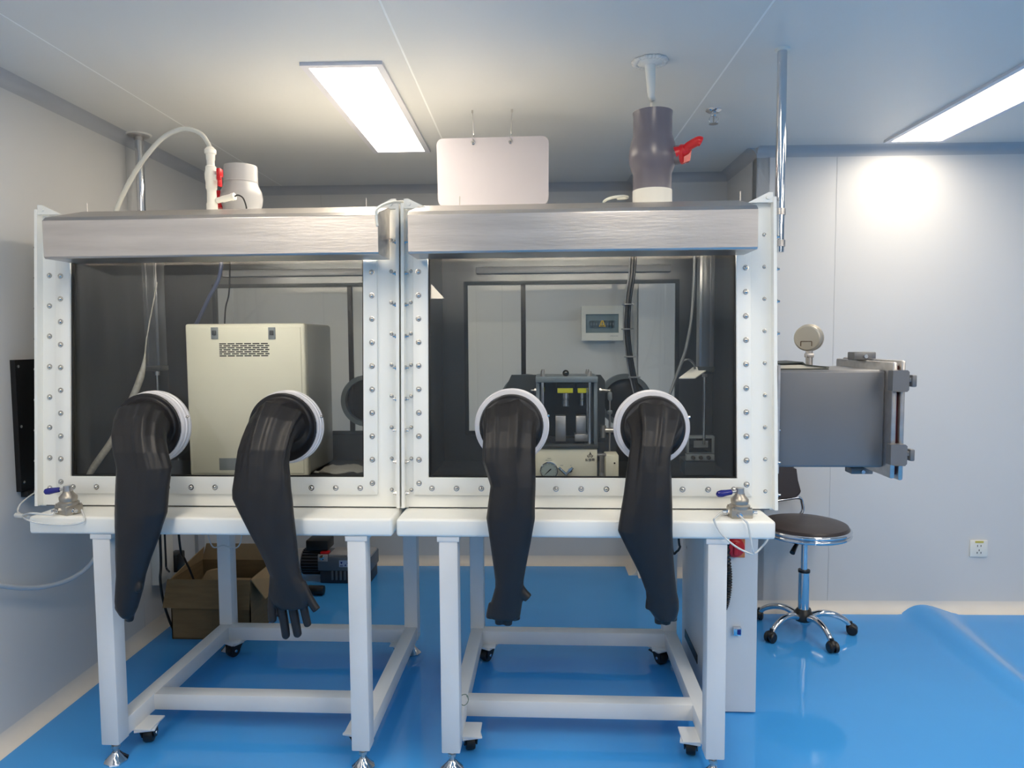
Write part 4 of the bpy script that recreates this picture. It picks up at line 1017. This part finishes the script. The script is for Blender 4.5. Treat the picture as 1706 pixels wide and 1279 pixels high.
# hanging cable loom and grey cable
lt = at(1055, 428, Y=2.95); 
def loom(dx, r):
    P = [Vector((lt.x + dx, 2.95, CT))] + [at(px + dx * 300, py, Y=2.95) for px, py in ((1053, 450), (1046, 500), (1043.5, 550), (1049, 600), (1058, 645), (1070, 690), (1086, 740))]
    P.append(Vector((P[-1].x + .02, 2.95, FZ + .006)))
    return MB().tube(P, r, seg=10)
t = thing('cable_loom', 'thick black cable bundle hanging from the right glovebox ceiling', 'cable', (lt.x, 2.95, CT))
obj('main_cable', loom(0, .0105), BLACKP, t)
obj('thin_cable', loom(.014, .0058), BLACKP, t)
obj('pale_cable', loom(-.013, .0045), GREYC, t)
for px, py in ((1045.5, 507), (1044, 548), (1048.5, 594), (1055.5, 628)):
    c = at(px, py, Y=2.95)
    obj('cable_tie', MB().lathe(c + Vector((0, 0, -.003)), (0, 0, 1), [(.021, 0), (.0225, .001), (.0225, .005), (.021, .006)], seg=16).box(c + Vector((.016, -.022, -.002)), c + Vector((.026, -.016, .003))), GREYC, t)
ct = at(1158, 440, Y=2.845)
single('grey_cable', MB().tube([(ct.x, 2.845, CT), at(1156, 470, Y=2.845), at(1152, 530, Y=2.845), at(1143, 580, Y=2.845), at(1132, 612, Y=2.845), at(1120, 645, Y=2.845), at(1112, 672, Y=2.845), at(1108, 720, Y=2.88), (at(1106, 760, Y=2.9).x, 2.9, FZ + .004)], .0062, seg=10)
       .tube([at(1130, 616, Y=2.845), at(1137, 603, Y=2.845), at(1147, 599, Y=2.845), at(1155, 605, Y=2.88), at(1158, 614, Y=2.89)], .0045, seg=8), GREYC, 'grey cable curving down beside the right air cylinder', 'cable', (ct.x, 2.845, CT))

# ================================================================== electrical cabinet under the right worktop
EX0, EX1, EY0, EY1, EZ = .642, .820, 2.776, 3.38, .834
t = thing('electrical_cabinet', 'white floor cabinet with red rotary switch under right worktop', 'cabinet', ((EX0 + EX1) / 2, (EY0 + EY1) / 2, 0))
obj('cabinet_body', MB().box((EX0, EY0 + .004, 0), (EX1, EY1, EZ - .002), .003), WHITE2, t)
dr = obj('cabinet_door', MB().box((EX0 + .001, EY0 - .012, .006), (EX1 - .001, EY0 + .006, EZ - .006), .002), WHITE2, t)
sw = at(1223, 911, Y=EY0 - .02)
obj('switch_plate', MB().box((sw.x - .044, EY0 - .015, sw.z - .044), (sw.x + .044, EY0 - .011, sw.z + .044), .002), mat('switch_orange', (226, 130, 70), .4), t)
k = obj('rotary_switch', MB().lathe((sw.x, EY0 - .014, sw.z), (0, -1, 0), [(.040, 0), (.041, .010), (.036, .022), (.030, .026), (0, .027)], seg=32, cap=False), REDP, t)
obj('switch_grip', MB().box((sw.x - .008, EY0 - .048, sw.z - .026), (sw.x + .008, EY0 - .036, sw.z + .026), .005, 3), REDP, k)
la = at(1228, 1051, Y=EY0 - .02)
k = obj('door_latch', MB().box((la.x - .017, EY0 - .030, la.z - .016), (la.x + .015, EY0 - .011, la.z + .018), .003), CHROME, t)
obj('key_slot', MB().box((la.x - .002, EY0 - .0315, la.z - .010), (la.x + .012, EY0 - .0295, la.z + .011), .001), BLUEP, k)
obj('side_vent', MB().box((EX0 - .002, 3.02, .08), (EX0 + .001, 3.30, .12)), BLACKP, t)
obj('side_screw', MB().cyl((EX0 + .001, 3.28, .52), (EX0 - .003, 3.28, .52), .006, seg=10), BOLT, t)
ch = [at(1206, 893, Y=2.735), at(1211, 925, Y=2.735), at(1214, 960, Y=2.735), at(1212, 990, Y=2.735), at(1206, 1012, Y=2.74), at(1196, 1020, Y=2.745), at(1184, 1012, Y=2.75)]
ch[0].z = .836
single('corrugated_conduit', MB().tube(ch, lambda s: .0125 + .0022 * math.cos(s * 2 * PI * 42), seg=12, smooth=44), BLACKP, 'black corrugated conduit looping in front of the white cabinet', 'conduit', ch[0])
cl = [at(1126, 893, Y=3.0), at(1131, 900, Y=3.0), at(1133, 910, Y=3.0), at(1128, 918, Y=3.0), at(1120, 914, Y=3.0), at(1117, 893, Y=3.0)]
cl[0].z = .836; cl[-1].z = .836
single('black_cable', MB().tube(cl, .005, seg=8), BLACKP, 'short black cable loop under worktop left of white cabinet', 'cable', cl[0])

# ================================================================== round stool
SX, SY = 1.287, 3.565
t = thing('round_stool', 'round black leather swivel stool with chrome base by the wall', 'stool', (SX, SY, 0))
zs = .530
obj('seat', MB().lathe((SX, SY, zs), (0, 0, 1), [(0, 0), (.196, 0), (.206, .008), (.208, .020), (.200, .034), (.170, .042), (.10, .046), (0, .047)], seg=48, cap=False), LEATHER, t)
rg = MB()
for z in (zs - .010, zs + .010):
    rg.tube([(SX + math.cos(2 * PI * k / 48) * .208, SY + math.sin(2 * PI * k / 48) * .208, z) for k in range(49)], .0105, seg=10, smooth=0)
obj('seat_ring', rg, CHROME, t)
obj('seat_pan', MB().lathe((SX, SY, zs - .03), (0, 0, 1), [(.05, 0), (.195, .020), (.200, .029), (0, .0295)], seg=40), BLACKP, t)
obj('gas_rod', MB().cyl((SX, SY, .30), (SX, SY, zs - .028), .0165, seg=20).cyl((SX, SY, .36), (SX, SY, .363), .0172, seg=20).cyl((SX, SY, .44), (SX, SY, .443), .0172, seg=20), CHROME, t)
obj('column', MB().cyl((SX, SY, .10), (SX, SY, .315), .027, seg=24), CHROME, t)
obj('column_cap', MB().cyl((SX, SY, .313), (SX, SY, .325), .029, seg=24), BLACKP, t)
obj('hub', MB().lathe((SX, SY, .062), (0, 0, 1), [(.036, 0), (.046, .010), (.046, .040), (.034, .056), (.030, .062)], seg=24), BLACKP, t)
cw = math.radians
for a in (-76, -4, 68, 140, -148):
    d = Vector((math.cos(cw(a)), math.sin(cw(a)), 0)); b = Vector((SX, SY, 0))
    k = obj('base_leg', MB().tube([b + d * .035 + Vector((0, 0, .088)), b + d * .09 + Vector((0, 0, .104)), b + d * .15 + Vector((0, 0, .098)), b + d * .20 + Vector((0, 0, .074)), b + d * .224 + Vector((0, 0, .050))], lambda s: .0175 - .005 * s, seg=14), CHROME, t)
    wc = b + d * .238
    ax_ = Vector((-d.y, d.x, 0)); ax_ = (Matrix.Rotation(.5 + a, 3, 'Z') @ ax_)
    cs = MB()
    for s in (-1, 1): cs.lathe(wc + Vector((0, 0, .026)) + ax_ * (s * .004), ax_ * s, [(.024, 0), (.026, .003), (.026, .015), (.021, .020), (0, .021)], seg=20, cap=False)
    hood = MB()
    obj('caster_wheel', cs, BLACKP, k)
    obj('caster_hood', MB().sphere(wc + Vector((0, 0, .034)) - d * .004, .026, 14, (1, 1, .95)).cyl(wc + Vector((0, 0, .05)) - d * .008, wc + Vector((0, 0, .066)) - d * .010, .010, seg=12), BLACKP, k)
obj('height_lever', MB().tube([(SX, SY - .02, zs - .032), (SX - .09, SY - .13, zs - .040)], .005, seg=8, smooth=0).tube([(SX - .075, SY - .11, zs - .038), (SX - .10, SY - .145, zs - .052), (SX - .118, SY - .168, zs - .068)], lambda s: .009 + .004 * s, seg=10), BLACKP, t)
# backrest at the left rear of the seat
bp0 = at(1334, 850, Y=3.68); bt = at(1331, 828, Y=3.70)
br_ = MB().tube([(SX + .0, SY + .12, zs - .026), (SX - .01, SY + .19, zs - .020), (at(1336, 860, Y=3.765).x, 3.765, zs + .04), at(1336, 836, Y=3.765), at(1331, 829, Y=3.755), at(1312, 831, Y=3.75), at(1280, 836, Y=3.75)], .009, seg=12)
obj('back_bracket', br_, CHROME, t)
bk = []
cb = at(1262, 805, Y=3.74)
for k in range(9): pass
R_, Lh = .0, .20
poly = rr_poly(at(1190, 836, Y=3.725), at(1334, 828, Y=3.725), at(1325, 772, Y=3.74), at(1199, 772, Y=3.74), .03)
bkm = MB().prism(poly, (0, .034, 0)); bmesh.ops.bevel(bkm.bm, geom=[e for e in bkm.bm.edges if abs((e.verts[0].co - e.verts[1].co).y) < .02], offset=.010, segments=3, affect='EDGES')
obj('backrest', bkm, LEATHER, t, smooth=50)

# ================================================================== things on the floor behind the left stand
b0 = at(287, 1064, Z=0); CBX0, CBY0 = b0.x, b0.y
CBX1, CBY1 = -1.50, CBY0 + .33
def cz(py): return at(340, py, Y=CBY0).z
CBZ = cz(966)
t = thing('cardboard_box', 'open brown cardboard box on the floor under left glovebox', 'box', ((CBX0 + CBX1) / 2, (CBY0 + CBY1) / 2, 0))
TH = .005
obj('box_walls', MB().box((CBX0, CBY0, .002), (CBX1, CBY0 + TH, CBZ)).box((CBX0, CBY1 - TH, .002), (CBX1, CBY1, CBZ)).box((CBX0, CBY0, .002), (CBX0 + TH, CBY1, CBZ)).box((CBX1 - TH, CBY0, .002), (CBX1, CBY1, CBZ)).box((CBX0, CBY0, 0), (CBX1, CBY1, .006)), CARD, t)
obj('front_flap', MB().prism([(CBX0 - .012, CBY0 - .004, CBZ + .002), (CBX1 + .004, CBY0 - .004, CBZ + .002), (CBX1 + .012, CBY0 - .040, CBZ - .135), (CBX0 - .022, CBY0 - .040, CBZ - .13)], (0, .005, .001)), CARD, t)
obj('left_flap', MB().prism([(CBX0 - .002, CBY0 + .002, CBZ), (CBX0 - .002, CBY1, CBZ), (CBX0 + .01, CBY1, CBZ + .07), (CBX0 + .002, CBY0 + .05, CBZ + .015)], (.005, 0, 0)), CARDI, t)
obj('back_flap', MB().prism([(CBX0, CBY1, CBZ), (CBX1, CBY1, CBZ), (CBX1 - .01, CBY1 + .012, CBZ + .085), (CBX0 + .02, CBY1 + .012, CBZ + .085)], (0, .005, 0)), CARDI, t)
obj('right_flap', MB().prism([(CBX1, CBY0 + .01, CBZ), (CBX1, CBY1 - .005, CBZ + .002), (CBX1 + .075, CBY1 - .03, CBZ - .085), (CBX1 + .06, CBY0 + .04, CBZ - .11)], (.004, 0, .003)), CARDI, t)
single('packing_paper', MB().prism([(CBX0 + .08, CBY0 + .06, CBZ - .10), (CBX0 + .22, CBY0 + .12, CBZ - .10), (CBX0 + .24, CBY0 + .16, CBZ + .015), (CBX0 + .14, CBY0 + .10, CBZ + .012)], (.01, .03, 0)).box((CBX0 + .02, CBY0 + .02, .01), (CBX1 - .02, CBY1 - .02, CBZ - .095)), CARDI, 'crumpled brown packing paper inside the cardboard box', 'paper', ((CBX0 + CBX1) / 2, (CBY0 + CBY1) / 2, .02))

# vacuum pump near the back wall
vy0 = at(540, 972, Z=0).y
def vx_(px): return at(px, 940, Y=vy0).x
def vz_(py): return at(540, py, Y=vy0).z
t = thing('vacuum_pump', 'grey blue vacuum pump with finned black motor behind left stand', 'pump', (vx_(550), vy0 + .1, 0))
obj('pump_body', MB().box((vx_(529), vy0, vz_(951)), (vx_(618), vy0 + .20, vz_(928)), .006), PUMPG, t)
obj('pump_base', MB().box((vx_(532), vy0 + .006, .0), (vx_(616), vy0 + .19, vz_(951)), .008), mat('pump_dark', (56, 62, 74), .45, .2), t)
rb = MB()
for px in (553, 560, 567, 574, 581): rb.box((vx_(px) - .006, vy0 - .004, vz_(966)), (vx_(px) + .006, vy0 + .01, vz_(951)), .003)
obj('cooling_ribs', rb, PUMPG, t)
obj('pump_lid', MB().box((vx_(547), vy0 + .01, vz_(928)), (vx_(618), vy0 + .17, vz_(924)), .003), PVCL, t)
mz = (vz_(922) + vz_(962)) / 2; mr = (vz_(921) - vz_(963)) / 2
mt = obj('motor', MB().cyl((vx_(498), vy0 + .09, mz), (vx_(530), vy0 + .09, mz), mr * .88, seg=28), BLACKP, t)
fn = MB()
for k in range(26):
    a = 2 * PI * k / 26; R_ = Matrix.Rotation(a, 4, 'X')
    fn.box((vx_(500), -.003, mr * .82), (vx_(529), .003, mr * 1.04), M=Matrix.Translation((0, vy0 + .09, mz)) @ R_)
obj('motor_fins', fn, mat('motor_grey', (70, 72, 80), .4, .4), mt, kind='stuff')
obj('fan_cover', MB().cyl((vx_(488), vy0 + .09, mz), (vx_(499), vy0 + .09, mz), mr * .98, mr * 1.02, seg=28), PVCL, t)
obj('terminal_box', MB().box((vx_(508), vy0 + .02, vz_(919)), (vx_(545), vy0 + .15, vz_(902)), .008), BLACKP, t)
sg_ = obj('sight_plate', MB().box((vx_(530), vy0 - .003, vz_(935)), (vx_(546), vy0 + .01, vz_(924)), .001), PVCL, t)
obj('sight_glass', MB().lathe((vx_(537), vy0 - .003, vz_(928.5)), (0, -1, 0), [(.016, 0), (.015, .004), (.006, .006), (0, .006)], seg=20, cap=False), CHROME, sg_)
obj('oil_cap', MB().box((vx_(533), vy0 + .01, vz_(924)), (vx_(547), vy0 + .05, vz_(920)), .003), REDP, t)
lp = obj('rating_label', MB().box((vx_(565), vy0 - .0015, vz_(944)), (vx_(584), vy0 + .001, vz_(933))), mat('label_blue', (170, 190, 222), .4), t)
obj('label_marks', MB().prism([(vx_(567), vy0 - .002, vz_(935.5)), (vx_(571), vy0 - .002, vz_(935.5)), (vx_(569), vy0 - .002, vz_(939.5))], (0, .0006, 0)).prism([(vx_(574), vy0 - .002, vz_(942)), (vx_(577), vy0 - .002, vz_(942)), (vx_(575.5), vy0 - .002, vz_(939))], (0, .0006, 0)).box((vx_(566.5), vy0 - .002, vz_(942.4)), (vx_(571.5), vy0 - .0012, vz_(941.4))).box((vx_(578), vy0 - .002, vz_(938)), (vx_(582), vy0 - .0012, vz_(937))), BLUEP, lp)
obj('inlet_pipe', MB().tube([(vx_(579), vy0 + .1, vz_(925)), (vx_(578), vy0 + .1, vz_(905)), (vx_(577), vy0 + .1, .836)], .016, seg=12), BLACKP, t)
rz = at(526, 984, Z=.025)
single('rubber_roller', MB().lathe((rz.x - .06, rz.y, .030), (1, 0, 0), [(.010, 0), (.026, .003), (.028, .008), (.028, .10), (.026, .11), (.012, .113)], seg=22), BLACKP, 'black rubber cylinder lying on blue floor before the pump', 'roller', (rz.x, rz.y, 0))

# sockets, plug and cables on the left wall
pc = lw(262, 905)
t = thing('socket_strip', 'white socket box on the left wall beside the cardboard box', 'socket', rm(XL, pc.y, pc.z))
a, b = lw(250, 905), lw(277, 960)
obj('socket_body', MB().box((XL, a.y, b.z), (XL + .045, b.y, a.z + .05), .005).xf(ROOM), PVCW, t)
pk = lw(290, 945, .01)
k = obj('plug', MB().box((XL + .002, pk.y - .06, pk.z - .01), (XL + .06, pk.y + .03, pk.z + .09), .008).xf(ROOM), BLACKP, t)
ty = .836
for i, (lab, pts, r) in enumerate((
    ('black power cable hanging down left wall, nearer the viewer', [(266, 893, .12), (268, 930, .10), (267, 965, .10), (272, 1000, .09), (281, 1030, .08)], .0065),
    ('black power cable hanging down left wall, nearer the plug', [(274, 893, .12), (276, 925, .10), (277, 945, .08), (282, 952, .06)], .005),
    ('black cable slanting down to the cardboard box', [(294, 893, .30), (300, 910, .28), (307, 930, .26), (315, 946, .25)], .0055))):
    P = [rm(*lw(px, py, d)) for px, py, d in pts]
    if i != 1: P.append(P[-1] + Vector((.01, .03, -.08)))
    P[0].z = ty
    single('power_cable', MB().tube(P, r, seg=8), BLACKP, lab, 'cable', P[0], 'black cables behind the left stand')
# clear tube under the worktop
P = [at(410, 893, Y=3.05), at(400, 905, Y=3.05), at(372, 908, Y=3.1), at(350, 903, Y=3.12), at(338, 893, Y=3.14)]
P[0].z = P[-1].z = .836
single('air_tube', MB().tube(P, .003, seg=8), TUBE, 'thin clear air tube drooping under the left worktop', 'tube', P[0])
# wire tie on the front left leg of the right stand
c = at(779, 1157, Y=2.47)
single('wire_tie', MB().tube([c + Vector((math.cos(a_ * .55) * .016 - .012, -.012 + .004 * math.sin(a_ * 1.3), math.sin(a_ * .55) * .020 - .012)) for a_ in range(14)], .0016, seg=6), mat('tie_green', (120, 140, 128), .4), 'thin looped wire tie on front rail of right stand', 'wire tie', c)

# white cables over the junction and coil on the right box
zt = BZ1 + .004
P = [at(629, 377, Y=2.328), at(627, 360, Y=2.328), at(629, 348, Y=2.34), at(645, 339, Y=2.44), at(665, 336, Y=2.50), at(685, 337, Y=2.56), at(698, 343, Y=2.62), (at(701, 350, Y=2.68).x, 2.68, zt)]
P[0].y = 2.326
single('white_cable', MB().tube(P, .0046, seg=10), TUBEW, 'white cable bridging the tops of both gloveboxes', 'cable', P[-1])
cc = at(1026, 340, Y=2.75)
P = [Vector((cc.x + .045 * math.cos(a_ * .42), 2.76 + .06 * math.sin(a_ * .42), BZ1 + .006 + .0042 * a_ * .55)) for a_ in range(34)]
single('white_cable', MB().tube(P, .0055, seg=8, smooth=3), TUBEW, 'coiled white cable on top of right glovebox beside valve', 'cable', (cc.x, 2.76, BZ1))
